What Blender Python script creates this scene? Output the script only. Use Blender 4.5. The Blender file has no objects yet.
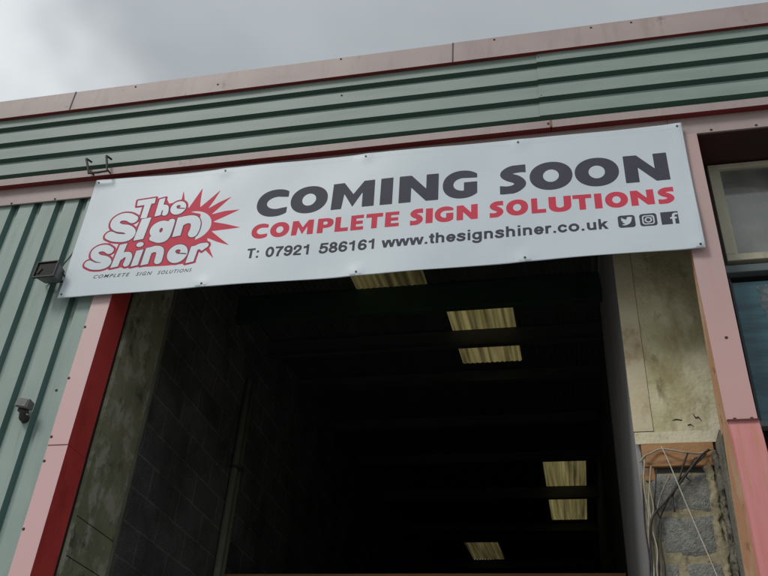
import bpy, bmesh, math, random
import numpy as np
from mathutils import Matrix, Vector
random.seed(7)
sc = bpy.context.scene
COL = sc.collection
R = math.radians

# ------------------------------------------------------------------ camera
cam_d = bpy.data.cameras.new('camera'); cam = bpy.data.objects.new('camera', cam_d); COL.objects.link(cam)
sc.camera = cam
cam_d.sensor_width = 36.0; cam_d.lens = 36.0 * 845 / 768; cam_d.clip_start = 0.05; cam_d.clip_end = 800
p_, y_, r_ = R(34.75), R(-14.18), R(4.08)
fw = Vector((math.sin(y_) * math.cos(p_), math.cos(y_) * math.cos(p_), math.sin(p_)))
rt = Vector((math.cos(y_), -math.sin(y_), 0)); up = rt.cross(fw)
rt2 = math.cos(r_) * rt + math.sin(r_) * up; up2 = -math.sin(r_) * rt + math.cos(r_) * up
M = Matrix((rt2, up2, -fw)).transposed().to_4x4(); M.translation = (0, -4, 1.6)
cam.matrix_world = M

# ------------------------------------------------------------------ sky, sun, exposure
SUN_AZ, SUN_EL = 215, 48          # compass style: direction the light comes from, degrees
sd = Vector((math.sin(R(SUN_AZ)) * math.cos(R(SUN_EL)), math.cos(R(SUN_AZ)) * math.cos(R(SUN_EL)), math.sin(R(SUN_EL))))
W = bpy.data.worlds.new('World'); sc.world = W; W.use_nodes = True
nt = W.node_tree; nt.nodes.clear()
out = nt.nodes.new('ShaderNodeOutputWorld'); bg = nt.nodes.new('ShaderNodeBackground'); bg.inputs[1].default_value = 0.1
sky = nt.nodes.new('ShaderNodeTexSky'); sky.sky_type = 'NISHITA'; sky.sun_disc = False
sky.sun_elevation = R(SUN_EL); sky.sun_rotation = R(SUN_AZ); sky.dust_density = 4; sky.air_density = 1.5
tc = nt.nodes.new('ShaderNodeTexCoord')
mp = nt.nodes.new('ShaderNodeMapping'); mp.inputs['Scale'].default_value = (1, 1, 1.9); mp.inputs['Location'].default_value = (0.35, 0.2, 0.1)
n1 = nt.nodes.new('ShaderNodeTexNoise'); n1.inputs['Scale'].default_value = 2.6; n1.inputs['Detail'].default_value = 4; n1.inputs['Roughness'].default_value = 0.5
cr = nt.nodes.new('ShaderNodeValToRGB')
cr.color_ramp.elements[0].position = 0.34; cr.color_ramp.elements[0].color = (3.15, 3.38, 3.50, 1)
cr.color_ramp.elements[1].position = 0.68; cr.color_ramp.elements[1].color = (4.0, 4.27, 4.42, 1)
# brighter break in the cloud, low on the left
dt = nt.nodes.new('ShaderNodeVectorMath'); dt.operation = 'DOT_PRODUCT'
SKY_BRIGHT = Vector((-0.623, 0.475, 0.622)).normalized(); dt.inputs[1].default_value = SKY_BRIGHT
mr = nt.nodes.new('ShaderNodeMapRange'); mr.interpolation_type = 'SMOOTHSTEP'
mr.inputs[1].default_value = 1.015; mr.inputs[2].default_value = 1.06; mr.inputs[3].default_value = 0; mr.inputs[4].default_value = 3.4
ad = nt.nodes.new('ShaderNodeMix'); ad.data_type = 'RGBA'; ad.blend_type = 'ADD'; ad.inputs[0].default_value = 1
mx = nt.nodes.new('ShaderNodeMix'); mx.data_type = 'RGBA'; mx.inputs[0].default_value = 0.9
L = nt.links.new
L(tc.outputs['Generated'], mp.inputs[0]); L(mp.outputs[0], n1.inputs['Vector']); L(n1.outputs[0], cr.inputs[0])
L(tc.outputs['Generated'], dt.inputs[0]); 
wob = nt.nodes.new('ShaderNodeMath'); wob.operation = 'MULTIPLY_ADD'; wob.inputs[1].default_value = 0.11
n2 = nt.nodes.new('ShaderNodeTexNoise'); n2.inputs['Scale'].default_value = 4.5; n2.inputs['Detail'].default_value = 3
L(tc.outputs['Generated'], n2.inputs['Vector']); L(n2.outputs[0], wob.inputs[0]); L(dt.outputs['Value'], wob.inputs[2]); L(wob.outputs[0], mr.inputs[0])
L(cr.outputs[0], ad.inputs[6]); L(mr.outputs[0], ad.inputs[7])
L(sky.outputs[0], mx.inputs[6]); L(ad.outputs[2], mx.inputs[7]); L(mx.outputs[2], bg.inputs[0]); L(bg.outputs[0], out.inputs[0])
sl = bpy.data.lights.new('sun', 'SUN'); sl.energy = 1.15; sl.angle = R(16); sl.color = (1, 0.97, 0.93)
so = bpy.data.objects.new('sun', sl); COL.objects.link(so); so.location = (-6, -12, 14)
so.rotation_euler = sd.to_track_quat('Z', 'Y').to_euler()
sc.view_settings.view_transform = 'Standard'; sc.view_settings.look = 'None'; sc.view_settings.gamma = 1
sc.view_settings.exposure = 0.30
sc.render.engine = 'CYCLES'
sc.cycles.max_bounces = 8; sc.cycles.transparent_max_bounces = 12

# ------------------------------------------------------------------ materials
def mat(name, c1, c2=None, scale=3, rough=.6, bump=0, bscale=60, metal=0, spec=.5, streak=None, spots=None, stretch=(1, 1, 1), coat=0, detail=6, lo=.35, hi=.65, zgrad=None):
    """c1/c2 mixed by noise; streak=(colour, amount, stretch vec, scale, lo, hi); spots the same as small stains"""
    m = bpy.data.materials.new(name); m.use_nodes = True; t = m.node_tree; N = t.nodes; b = N['Principled BSDF']; K = t.links.new
    tcn = N.new('ShaderNodeTexCoord')
    b.inputs['Roughness'].default_value = rough; b.inputs['Metallic'].default_value = metal
    b.inputs['Specular IOR Level'].default_value = spec; b.inputs['Coat Weight'].default_value = coat
    def layer(prev, col, amt, st, s, lo_, hi_):
        g = N.new('ShaderNodeMapping'); g.inputs['Scale'].default_value = st; K(tcn.outputs['Object'], g.inputs[0])
        n = N.new('ShaderNodeTexNoise'); n.inputs['Scale'].default_value = s; n.inputs['Detail'].default_value = detail + 2; n.inputs['Roughness'].default_value = .62; K(g.outputs[0], n.inputs['Vector'])
        r = N.new('ShaderNodeMapRange'); r.inputs[1].default_value = lo_; r.inputs[2].default_value = hi_; r.inputs[4].default_value = amt; K(n.outputs[0], r.inputs[0])
        x = N.new('ShaderNodeMix'); x.data_type = 'RGBA'; K(r.outputs[0], x.inputs[0])
        if isinstance(prev, tuple): x.inputs[6].default_value = (*prev, 1)
        else: K(prev, x.inputs[6])
        x.inputs[7].default_value = (*col, 1)
        return x.outputs[2]
    c = c1
    if c2: c = layer(c, c2, 1, stretch, scale, lo, hi)
    for sp in (streak, spots):
        if sp: c = layer(c, sp[0], sp[1], sp[2], sp[3], sp[4], sp[5])
    if zgrad:   # paint chalked more higher up: colour, z where full, z where none, amount
        g = N.new('ShaderNodeSeparateXYZ'); K(tcn.outputs['Object'], g.inputs[0]); rr = N.new('ShaderNodeMapRange'); rr.interpolation_type = 'SMOOTHSTEP'
        rr.inputs[1].default_value = zgrad[1]; rr.inputs[2].default_value = zgrad[2]; rr.inputs[3].default_value = zgrad[3]; rr.inputs[4].default_value = 0; K(g.outputs[2], rr.inputs[0])
        x = N.new('ShaderNodeMix'); x.data_type = 'RGBA'; K(rr.outputs[0], x.inputs[0])
        if isinstance(c, tuple): x.inputs[6].default_value = (*c, 1)
        else: K(c, x.inputs[6])
        x.inputs[7].default_value = (*zgrad[0], 1); c = x.outputs[2]
    if isinstance(c, tuple): b.inputs['Base Color'].default_value = (*c, 1)
    else: K(c, b.inputs['Base Color'])
    if bump:
        n = N.new('ShaderNodeTexNoise'); n.inputs['Scale'].default_value = bscale; n.inputs['Detail'].default_value = 5; K(tcn.outputs['Object'], n.inputs['Vector'])
        bn = N.new('ShaderNodeBump'); bn.inputs['Strength'].default_value = bump; bn.inputs['Distance'].default_value = .01
        K(n.outputs[0], bn.inputs['Height']); K(bn.outputs[0], b.inputs['Normal'])
    return m

def block_mat(name, axis, base, base2, mortar, zoff, uoff, dirt, dirt_amt, distort=.006, msize=.009, zfade=None):
    m = bpy.data.materials.new(name); m.use_nodes = True; t = m.node_tree; N = t.nodes; b = N['Principled BSDF']; K = t.links.new
    tcn = N.new('ShaderNodeTexCoord'); s = N.new('ShaderNodeSeparateXYZ'); K(tcn.outputs['Object'], s.inputs[0])
    c = N.new('ShaderNodeCombineXYZ'); K(s.outputs[axis], c.inputs[0]); K(s.outputs[2], c.inputs[1])
    g = N.new('ShaderNodeMapping'); g.inputs['Location'].default_value = (uoff, zoff, 0); K(c.outputs[0], g.inputs[0])
    dn = N.new('ShaderNodeTexNoise'); dn.inputs['Scale'].default_value = 9; dn.inputs['Detail'].default_value = 4; K(tcn.outputs['Object'], dn.inputs['Vector'])
    sb = N.new('ShaderNodeVectorMath'); sb.operation = 'SUBTRACT'; sb.inputs[1].default_value = (.5, .5, .5); K(dn.outputs['Color'], sb.inputs[0])
    ml = N.new('ShaderNodeVectorMath'); ml.operation = 'SCALE'; ml.inputs['Scale'].default_value = distort * 4; K(sb.outputs[0], ml.inputs[0])
    av = N.new('ShaderNodeVectorMath'); K(g.outputs[0], av.inputs[0]); K(ml.outputs[0], av.inputs[1])
    br = N.new('ShaderNodeTexBrick'); br.inputs['Scale'].default_value = 1; br.inputs['Brick Width'].default_value = .45; br.inputs['Row Height'].default_value = .225
    br.inputs['Mortar Size'].default_value = msize; br.inputs['Mortar Smooth'].default_value = .3; br.inputs['Bias'].default_value = 0
    br.inputs['Color1'].default_value = (*base, 1); br.inputs['Color2'].default_value = (*base2, 1); br.inputs['Mortar'].default_value = (*mortar, 1)
    K(av.outputs[0], br.inputs['Vector'])
    # grain: pale and dark grit in the block face
    gn = N.new('ShaderNodeTexNoise'); gn.inputs['Scale'].default_value = 95; gn.inputs['Detail'].default_value = 3; K(tcn.outputs['Object'], gn.inputs['Vector'])
    gr = N.new('ShaderNodeMapRange'); gr.inputs[1].default_value = .3; gr.inputs[2].default_value = .7; gr.inputs[3].default_value = .45; gr.inputs[4].default_value = 1.5; K(gn.outputs[0], gr.inputs[0])
    gm = N.new('ShaderNodeMix'); gm.data_type = 'RGBA'; gm.blend_type = 'MULTIPLY'; gm.inputs[0].default_value = .8; K(br.outputs[0], gm.inputs[6]); K(gr.outputs[0], gm.inputs[7])
    sn = N.new('ShaderNodeTexNoise'); sn.inputs['Scale'].default_value = 2.4; sn.inputs['Detail'].default_value = 7; sn.inputs['Roughness'].default_value = .62; K(tcn.outputs['Object'], sn.inputs['Vector'])
    sr = N.new('ShaderNodeMapRange'); sr.inputs[1].default_value = .42; sr.inputs[2].default_value = .66; sr.inputs[4].default_value = dirt_amt; K(sn.outputs[0], sr.inputs[0])
    sm = N.new('ShaderNodeMix'); sm.data_type = 'RGBA'; K(sr.outputs[0], sm.inputs[0]); K(gm.outputs[2], sm.inputs[6]); sm.inputs[7].default_value = (*dirt, 1)
    K(sm.outputs[2], b.inputs['Base Color']); b.inputs['Roughness'].default_value = .95; b.inputs['Specular IOR Level'].default_value = .15
    hm = N.new('ShaderNodeMath'); hm.operation = 'MULTIPLY_ADD'; hm.inputs[1].default_value = -.7; K(br.outputs['Fac'], hm.inputs[0]); K(gn.outputs[0], hm.inputs[2])
    bn = N.new('ShaderNodeBump'); bn.inputs['Strength'].default_value = .8; bn.inputs['Distance'].default_value = .008; K(hm.outputs[0], bn.inputs['Height']); K(bn.outputs[0], b.inputs['Normal'])
    return m

PINK = mat('faded_red_paint', (.37, .295, .285), (.43, .345, .33), 1.6, .55, .05, 200, streak=((.31, .225, .21), .55, (9, 9, 1.0), 1.3, .5, .75), spots=((.12, .08, .07), .75, (1, 1, .7), 9, .63, .74))
PINKV = mat('faded_red_paint_weathered', (.66, .50, .48), (.70, .50, .495), 1.2, .55, .05, 200, streak=((.66, .43, .43), .8, (1, 1, .5), .9, .45, .6), spots=((.25, .10, .09), .6, (1, 1, .6), 11, .66, .74), zgrad=((.72, .44, .45), 2.9, 4.6, .75))
PINKR = mat('faded_red_paint_column', (.52, .385, .37), (.50, .34, .335), 1.7, .5, .06, 150, stretch=(1, 1, .7), streak=((.55, .30, .295), .8, (7, 7, .7), 1.4, .5, .7), spots=((.2, .09, .07), .6, (1, 1, .5), 16, .68, .76), zgrad=((.64, .36, .345), 3.5, 4.7, .75))
PINKL = mat('peeling_pink_red_paint', (.68, .30, .29), (.62, .20, .195), 1.5, .42, .06, 150, stretch=(6, 6, .5), streak=((.52, .12, .12), .8, (14, 14, .35), 1.2, .52, .62), spots=((.52, .25, .12), .8, (10, 10, .5), 2.0, .56, .64), lo=.4, hi=.7)
RED = mat('dark_red_paint', (.66, .072, .068), (.55, .055, .052), 2, .5, .05, 120, streak=((.13, .02, .02), .6, (1, 1, .4), 3.5, .55, .75))
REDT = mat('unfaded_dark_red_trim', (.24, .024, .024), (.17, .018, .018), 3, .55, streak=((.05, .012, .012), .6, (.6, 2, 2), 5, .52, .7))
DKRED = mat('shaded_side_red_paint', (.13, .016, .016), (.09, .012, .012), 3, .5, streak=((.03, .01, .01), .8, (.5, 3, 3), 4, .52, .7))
RUST = mat('rust_stained_paint', (.62, .37, .21), (.55, .27, .16), 5, .7, .2, 70, stretch=(1, 1, .4), streak=((.68, .50, .34), .8, (1, 1, .5), 6, .5, .66), spots=((.10, .06, .03), .8, (1, 1, .6), 15, .63, .7))
GREEN = mat('chalky_green_cladding', (.28, .365, .335), (.315, .40, .37), 2.2, .55, .04, 180, streak=((.225, .30, .275), .7, (6, 6, .8), 1.6, .48, .7), spots=((.15, .19, .165), .55, (5, 5, .35), 5, .60, .74))
GREENH = mat('chalky_green_fascia', (.235, .305, .275), (.27, .335, .305), 2.2, .55, .04, 180, stretch=(.5, 1, 2), streak=((.17, .24, .20), .6, (1, 6, 6), 1.2, .5, .72), spots=((.12, .15, .13), .5, (1, 1, 1), 24, .70, .77))
GREEND = mat('web_green_paint', (.085, .165, .148), (.10, .185, .168), 3, .5)  # darker green for the wall cladding webs
GREENF = mat('web_dark_green_paint', (.026, .066, .05), (.034, .078, .062), 3, .55)  # darkest green, for the fascia webs that face down
SCREW = mat('rusty_screw', (.05, .03, .028), (.10, .035, .02), 90, .7)
BLACK = mat('black_gap', (.012, .012, .012), None, rough=.9)
VINYL = mat('white_vinyl', (.605, .69, .75), (.645, .725, .78), 1.0, .42, 0, streak=((.545, .63, .69), .4, (1, 1, 1), 3.5, .5, .8), spec=.4)
TXT = mat('charcoal_print', (.058, .058, .085), (.066, .066, .094), 8, .65, spec=.25)
REDP = mat('red_print', (.62, .055, .098), (.66, .062, .108), 6, .65, spec=.25)
LOGOL = mat('logo_outline_print', (.26, .06, .11), (.22, .06, .10), 20, .65, spec=.25)
EYE = mat('eyelet_metal', (.10, .085, .075), None, rough=.45, metal=.6)
STEELD = mat('dark_steel', (.045, .045, .043), (.025, .025, .025), 5, .6)
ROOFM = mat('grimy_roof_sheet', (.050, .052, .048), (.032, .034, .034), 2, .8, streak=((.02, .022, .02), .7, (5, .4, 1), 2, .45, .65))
PURL = mat('galvanised_purlin', (.05, .052, .05), (.035, .037, .035), 4, .6)
GBEAM = mat('green_steel_beam', (.014, .050, .026), (.010, .03, .018), 5, .6)
TIMB = mat('old_timber', (.42, .235, .105), (.33, .165, .075), 3.2, .8, .3, 60, stretch=(1, 5, 9), streak=((.08, .045, .03), .8, (1.2, 4, 7), 4, .56, .7), spots=((.46, .26, .13), .6, (1, 1, 3), 8, .6, .7))
TIMBD = mat('dull_brown_timber', (.38, .18, .075), (.26, .13, .06), 1.3, .85)
PLAST = mat('stained_plaster', (.70, .65, .47), (.47, .45, .25), 3.4, .9, .5, 45, streak=((.33, .27, .14), .85, (1.6, 1, .8), 4.5, .47, .70), spots=((.17, .13, .08), .7, (1.5, 1, .6), 9, .60, .72))
PLASTL = mat('cream_board', (.64, .59, .42), (.54, .47, .31), 3.5, .85, .25, 40, streak=((.32, .20, .10), .8, (1, 1, .8), 5, .55, .7))
PAD = mat('white_flaking_paint', (.72, .69, .53), (.60, .55, .38), 7, .9, .4, 60, spots=((.22, .16, .08), .7, (1, 1, 1), 14, .58, .66))
OLIVE = mat('algae_render', (.28, .275, .175), (.19, .195, .12), 4.2, .95, .35, 60, streak=((.42, .415, .34), .8, (1, 1.3, 1), 5.5, .50, .60), spots=((.06, .065, .045), .75, (1, 1.2, .8), 7, .57, .66))
PANEL = mat('grey_blue_panel', (.33, .33, .335), (.27, .27, .272), 1.2, .8, .1, 30)
FRAME = mat('cream_window_frame', (.50, .48, .37), (.42, .40, .30), 6, .6, .1, 80, streak=((.25, .21, .13), .7, (1, 1, .6), 7, .55, .7))
RAIL = mat('grey_alloy_rail', (.15, .18, .185), (.11, .14, .145), 5, .5, stretch=(.5, 1, 3))
BLIND = mat('dusty_window_backing', (.68, .67, .62), (.58, .57, .53), 4, .9, 0, streak=((.76, .74, .69), .7, (4, 4, .6), 2.2, .5, .7))
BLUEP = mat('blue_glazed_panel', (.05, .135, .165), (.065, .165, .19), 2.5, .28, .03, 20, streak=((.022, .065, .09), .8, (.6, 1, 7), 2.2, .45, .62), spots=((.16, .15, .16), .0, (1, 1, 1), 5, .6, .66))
PATCH = mat('painted_grey_reflection', (.17, .17, .175), (.07, .12, .14), 26, .7, lo=.46, hi=.56)  # reflection on the blue panel, put in as flat colour
LAMPB = mat('weathered_black_housing', (.035, .037, .037), (.06, .06, .058), 12, .6, .1, 90)
LAMPG = mat('grey_aluminium', (.16, .17, .165), (.11, .12, .115), 14, .5)
LAMPX = mat('dark_lamp_glass', (.008, .008, .009), None, rough=.15)
REFL = mat('lamp_reflector', (.12, .11, .10), None, rough=.35, metal=.7)
WIREB = mat('dark_cable', (.022, .019, .017), (.05, .045, .04), 30, .7)
WIREW = mat('cream_cable', (.42, .39, .31), (.30, .27, .21), 25, .6)
ROPE = mat('white_cord', (.62, .59, .50), (.45, .42, .35), 60, .9)
PIPE = mat('painted_conduit', (.19, .19, .145), (.15, .15, .115), 5, .6)
ASPH = mat('asphalt', (.075, .075, .075), (.10, .10, .098), 3, .95, .4, 120)
CONC = mat('concrete_floor', (.10, .10, .095), (.07, .07, .068), 1.5, .9)
MORT = mat('old_mortar', (.36, .32, .21), (.24, .21, .13), 14, .95, .7, 50, spots=((.10, .09, .06), .8, (1, 1, 1), 20, .58, .66))

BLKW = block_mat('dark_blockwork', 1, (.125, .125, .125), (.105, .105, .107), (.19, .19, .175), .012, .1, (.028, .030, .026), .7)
BLKP = block_mat('grey_blockwork', 0, (.21, .23, .225), (.17, .19, .19), (.36, .32, .20), .0, .0, (.12, .12, .09), .45, .011, .019)
OLBLK = OLIVE

def glass_mat():
    m = bpy.data.materials.new('dusty_glass'); m.use_nodes = True; t = m.node_tree; N = t.nodes; K = t.links.new; N.clear()
    o = N.new('ShaderNodeOutputMaterial'); tr = N.new('ShaderNodeBsdfTransparent'); tr.inputs[0].default_value = (.86, .88, .87, 1)
    gl = N.new('ShaderNodeBsdfGlossy'); gl.inputs['Roughness'].default_value = .06; di = N.new('ShaderNodeBsdfDiffuse'); di.inputs[0].default_value = (.55, .55, .52, 1)
    fr = N.new('ShaderNodeFresnel'); fr.inputs[0].default_value = 1.5
    tcn = N.new('ShaderNodeTexCoord'); n = N.new('ShaderNodeTexNoise'); n.inputs['Scale'].default_value = 5; n.inputs['Detail'].default_value = 6; K(tcn.outputs['Object'], n.inputs['Vector'])
    r = N.new('ShaderNodeMapRange'); r.inputs[1].default_value = .3; r.inputs[2].default_value = .7; r.inputs[3].default_value = .12; r.inputs[4].default_value = .4; K(n.outputs[0], r.inputs[0])
    a = N.new('ShaderNodeMixShader'); K(r.outputs[0], a.inputs[0]); K(tr.outputs[0], a.inputs[1]); K(di.outputs[0], a.inputs[2])
    b = N.new('ShaderNodeMixShader'); K(fr.outputs[0], b.inputs[0]); K(a.outputs[0], b.inputs[1]); K(gl.outputs[0], b.inputs[2]); K(b.outputs[0], o.inputs[0])
    return m
GLASS = glass_mat()

def rooflight_mat(dim=1):
    m = bpy.data.materials.new('dirty_translucent_sheet'); m.use_nodes = True; t = m.node_tree; N = t.nodes; K = t.links.new; N.clear()
    o = N.new('ShaderNodeOutputMaterial'); tr = N.new('ShaderNodeBsdfTranslucent'); di = N.new('ShaderNodeBsdfDiffuse'); di.inputs[0].default_value = (.10, .09, .05, 1)
    tcn = N.new('ShaderNodeTexCoord'); g = N.new('ShaderNodeMapping'); g.inputs['Scale'].default_value = (9, .22, 1); K(tcn.outputs['Object'], g.inputs[0])
    n = N.new('ShaderNodeTexNoise'); n.inputs['Scale'].default_value = 2.2; n.inputs['Detail'].default_value = 6; K(g.outputs[0], n.inputs['Vector'])
    c = N.new('ShaderNodeValToRGB'); e = c.color_ramp.elements
    e[0].position = .32; e[0].color = (*[q * dim for q in (.05, .042, .018)], 1); e[1].position = .66; e[1].color = (*[q * dim for q in (.25, .205, .085)], 1)
    k = c.color_ramp.elements.new(.48); k.color = (*[q * dim for q in (.135, .112, .045)], 1)
    K(n.outputs[0], c.inputs[0]); K(c.outputs[0], tr.inputs[0])
    a = N.new('ShaderNodeMixShader'); a.inputs[0].default_value = .2; K(tr.outputs[0], a.inputs[1]); K(di.outputs[0], a.inputs[2]); K(a.outputs[0], o.inputs[0])
    return m
RLIGHT = rooflight_mat(); RDARK = rooflight_mat(.45)   # the front and rear sheets take a much darker tint

# ------------------------------------------------------------------ mesh helpers (world coordinates in, parent offset removed)
def wloc(o):
    v = Vector((0, 0, 0))
    while o: v += o.location; o = o.parent
    return v
def obj(name, verts, faces, m, parent=None, midx=None, smooth=False, loc=None):
    """one mesh object; loc (world) sets its own origin"""
    base = wloc(parent); org = Vector(loc) if loc is not None else base
    me = bpy.data.meshes.new(name); me.from_pydata([tuple(Vector(v) - org) for v in verts], [], faces)
    for q in (m if isinstance(m, (list, tuple)) else [m]): me.materials.append(q)
    if midx is not None: me.polygons.foreach_set('material_index', midx)
    if smooth: me.polygons.foreach_set('use_smooth', [True] * len(me.polygons))
    me.validate(); me.update()
    o = bpy.data.objects.new(name, me); COL.objects.link(o)
    o.location = org - base
    if parent: o.parent = parent
    return o
def thing(name, label, cat, loc, group=None):
    o = bpy.data.objects.new(name, None); COL.objects.link(o); o.location = loc; o.empty_display_size = .1
    o['label'] = label; o['category'] = cat
    if group: o['group'] = group
    return o
def tag(o, label, cat, group=None):
    o['label'] = label; o['category'] = cat
    if group: o['group'] = group
    return o
class MB:
    def __init__(s): s.v = []; s.f = []; s.m = []
    def quad(s, a, b, c, d, mi=0): i = len(s.v); s.v += [a, b, c, d]; s.f.append((i, i + 1, i + 2, i + 3)); s.m.append(mi)
    def hexa(s, P, mi=0):
        i = len(s.v); s.v += P
        for f in ((0, 3, 2, 1), (4, 5, 6, 7), (0, 1, 5, 4), (1, 2, 6, 5), (2, 3, 7, 6), (3, 0, 4, 7)): s.f.append(tuple(i + k for k in f)); s.m.append(mi)
    def box(s, x0, x1, y0, y1, z0, z1, mi=0): s.hexa([(x0, y0, z0), (x1, y0, z0), (x1, y1, z0), (x0, y1, z0), (x0, y0, z1), (x1, y0, z1), (x1, y1, z1), (x0, y1, z1)], mi)
    def tube(s, pts, r, n=8, mi=0, cap=True):
        pts = [Vector(p) for p in pts]; base = len(s.v); prev = None
        for k, p in enumerate(pts):
            d = (pts[min(k + 1, len(pts) - 1)] - pts[max(k - 1, 0)]).normalized()
            a = d.cross(Vector((0, 1, 0)) if abs(d.y) < .9 else Vector((1, 0, 0))).normalized() if prev is None else (prev - d * prev.dot(d)).normalized()
            prev = a; b = d.cross(a); rr = r[k] if isinstance(r, (list, tuple)) else r
            for j in range(n): t = 2 * math.pi * j / n; s.v.append(tuple(p + a * math.cos(t) * rr + b * math.sin(t) * rr))
        for k in range(len(pts) - 1):
            for j in range(n):
                q = (j + 1) % n; s.f.append((base + k * n + j, base + k * n + q, base + (k + 1) * n + q, base + (k + 1) * n + j)); s.m.append(mi)
        if cap: s.f.append(tuple(base + j for j in range(n))[::-1]); s.f.append(tuple(base + (len(pts) - 1) * n + j for j in range(n))); s.m += [mi, mi]
    def build(s, name, m, parent=None, smooth=False, loc=None): return obj(name, s.v, s.f, m, parent, s.m, smooth, loc)
def boxo(name, x0, x1, y0, y1, z0, z1, m, parent=None, bev=0, loc=None):
    b = MB(); b.box(x0, x1, y0, y1, z0, z1); o = b.build(name, m, parent, loc=loc)
    if bev:
        q = o.modifiers.new('bevel', 'BEVEL'); q.width = bev; q.segments = 2
    return o
def spline(pts, n=6):
    """Catmull-Rom through the points"""
    P = [Vector(p) for p in pts]; P = [P[0] * 2 - P[1]] + P + [P[-1] * 2 - P[-2]]; o = []
    for i in range(1, len(P) - 2):
        for k in range(n):
            t = k / n; a, b, c, d = P[i - 1:i + 3]
            o.append(.5 * ((2 * b) + (c - a) * t + (2 * a - 5 * b + 4 * c - d) * t * t + (3 * b - a - 3 * c + d) * t ** 3))
    return o + [P[-2]]

# ------------------------------------------------------------------ ground
def struct(o): o['kind'] = 'structure'; return o
struct(obj('ground', [(-300, -300, 0), (300, -300, 0), (300, 300, 0), (-300, 300, 0)], [(0, 1, 2, 3)], mat("pale_concrete_yard", (.30, .29, .27), (.24, .235, .22), .4, .95, .2, 30)))

# ------------------------------------------------------------------ the building
B = thing('industrial_unit', 'green and pink-red metal clad industrial unit with a wide dark open doorway', 'building', (-1, 0, 0))
XL, XR = -6.6, 3.2

# parapet capping in lengths with fine joints
def capping(x0, x1):
    b = MB(); jit = random.uniform(-.003, .003); yf = -.05
    prof = [(-.020, 6.345), (yf, 6.343), (yf - .001, 6.45), (yf, 6.547 + jit), (-.02, 6.553 + jit), (.36, 6.52), (.36, 6.30)]
    xs = np.linspace(x0, x1, 9)
    for i, x in enumerate(xs):
        w = .0015 * math.sin(x * 7 + 1) + random.uniform(-.0006, .0006)
        b.v += [(float(x), y + w, z + w) for y, z in prof]
    n = len(prof)
    for i in range(8):
        for k in range(n - 1):
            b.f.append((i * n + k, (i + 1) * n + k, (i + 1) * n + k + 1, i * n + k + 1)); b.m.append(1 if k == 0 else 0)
    b.f.append(tuple(range(n))); b.f.append(tuple(8 * n + k for k in range(n))[::-1]); b.m += [0, 0]
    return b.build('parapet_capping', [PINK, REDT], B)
edges = [XL, -3.62, -.6165, 2.38, XR]
for a, c in zip(edges, edges[1:]): capping(a + .0015, c - .0015)
# little joint cover straps and fixings on the capping
for x in (-3.62, -.6165, 2.38): boxo('joint_strip', x - .004, x + .004, -.0545, -.051, 6.35, 6.546, STEELD, B)

# profiled sheets: crown wide, webs, narrow trough
def profile(u0, u1, phase, pitch=.1825, crown=.1125, web=.017, depth=.035):
    """list of (u, depth) break points; phase = u of a crown's far edge; second item tells web"""
    pts = []; k0 = math.floor((u0 - phase) / pitch) - 1; u = phase + k0 * pitch
    while u < u1 + pitch:
        tr = pitch - crown - 2 * web
        pts += [(u, 0, 'w'), (u + web, depth, 't'), (u + web + tr, depth, 'w2'), (u + 2 * web + tr, 0, 'c')]
        u += pitch
    # clip
    o = []
    for (a, d, k), (a2, d2, _) in zip(pts, pts[1:]):
        if a2 <= u0 or a >= u1: continue
        s = max(a, u0); e = min(a2, u1); f = lambda t: d + (d2 - d) * (t - a) / (a2 - a)
        o.append((s, f(s), e, f(e), k))
    return o
# vertical cladding left of the door: seen webs face right
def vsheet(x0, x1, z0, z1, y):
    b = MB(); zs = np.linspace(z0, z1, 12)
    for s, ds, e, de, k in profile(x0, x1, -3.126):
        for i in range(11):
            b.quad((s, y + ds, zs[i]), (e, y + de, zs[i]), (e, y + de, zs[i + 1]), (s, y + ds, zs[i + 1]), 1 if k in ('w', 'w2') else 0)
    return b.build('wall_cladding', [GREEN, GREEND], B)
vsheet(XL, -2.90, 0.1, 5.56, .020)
# fascia sheets: ribs run along the wall, the webs that face down take a darker green
def fascia(x0, x1, y):
    b = MB(); xs = [float(v) for v in np.linspace(x0, x1, 20)]
    lo = 6.263  # lower edge of the topmost full crown
    for k in range(-1, 5):
        z = lo - k * .175
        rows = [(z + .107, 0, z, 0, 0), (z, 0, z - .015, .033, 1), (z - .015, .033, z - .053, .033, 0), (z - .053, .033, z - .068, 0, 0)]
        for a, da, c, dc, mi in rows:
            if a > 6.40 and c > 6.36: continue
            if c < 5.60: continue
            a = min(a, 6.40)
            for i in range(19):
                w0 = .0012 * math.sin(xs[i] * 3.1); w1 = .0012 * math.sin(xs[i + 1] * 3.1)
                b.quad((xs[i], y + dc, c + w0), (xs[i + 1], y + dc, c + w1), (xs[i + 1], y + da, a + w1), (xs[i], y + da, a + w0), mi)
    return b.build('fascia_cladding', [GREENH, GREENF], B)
fascia(XL, -.02, -.0185); fascia(-.036, XR, -.0245)
# backing behind the fascia so that no light leaks
boxo('fascia_backing', XL, XR, .06, .34, 5.61, 6.30, STEELD, B)

# drip trim under the fascia, in two lengths
def trim(x0, x1, dz=0):
    b = MB(); xs = [float(v) for v in np.linspace(x0, x1, 10)]
    for i in range(9):
        P = []
        for x in (xs[i], xs[i + 1]):
            w = .0014 * math.sin(x * 4.3 + x0) + dz
            P.append([(x, .03, 5.603), (x, -.05, 5.597 + w), (x, -.052, 5.659 + w), (x, .01, 5.672 + w)])
        a, c = P
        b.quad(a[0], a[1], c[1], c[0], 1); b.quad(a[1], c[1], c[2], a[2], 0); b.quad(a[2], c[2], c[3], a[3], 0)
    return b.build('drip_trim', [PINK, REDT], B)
trim(XL, .026); trim(.031, XR, -.002)
boxo('trim_joint', .022, .035, -.0545, -.0525, 5.600, 5.656, mat('rust_brown_joint', (.30, .17, .10), (.16, .09, .06), 40, .8), B)
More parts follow.
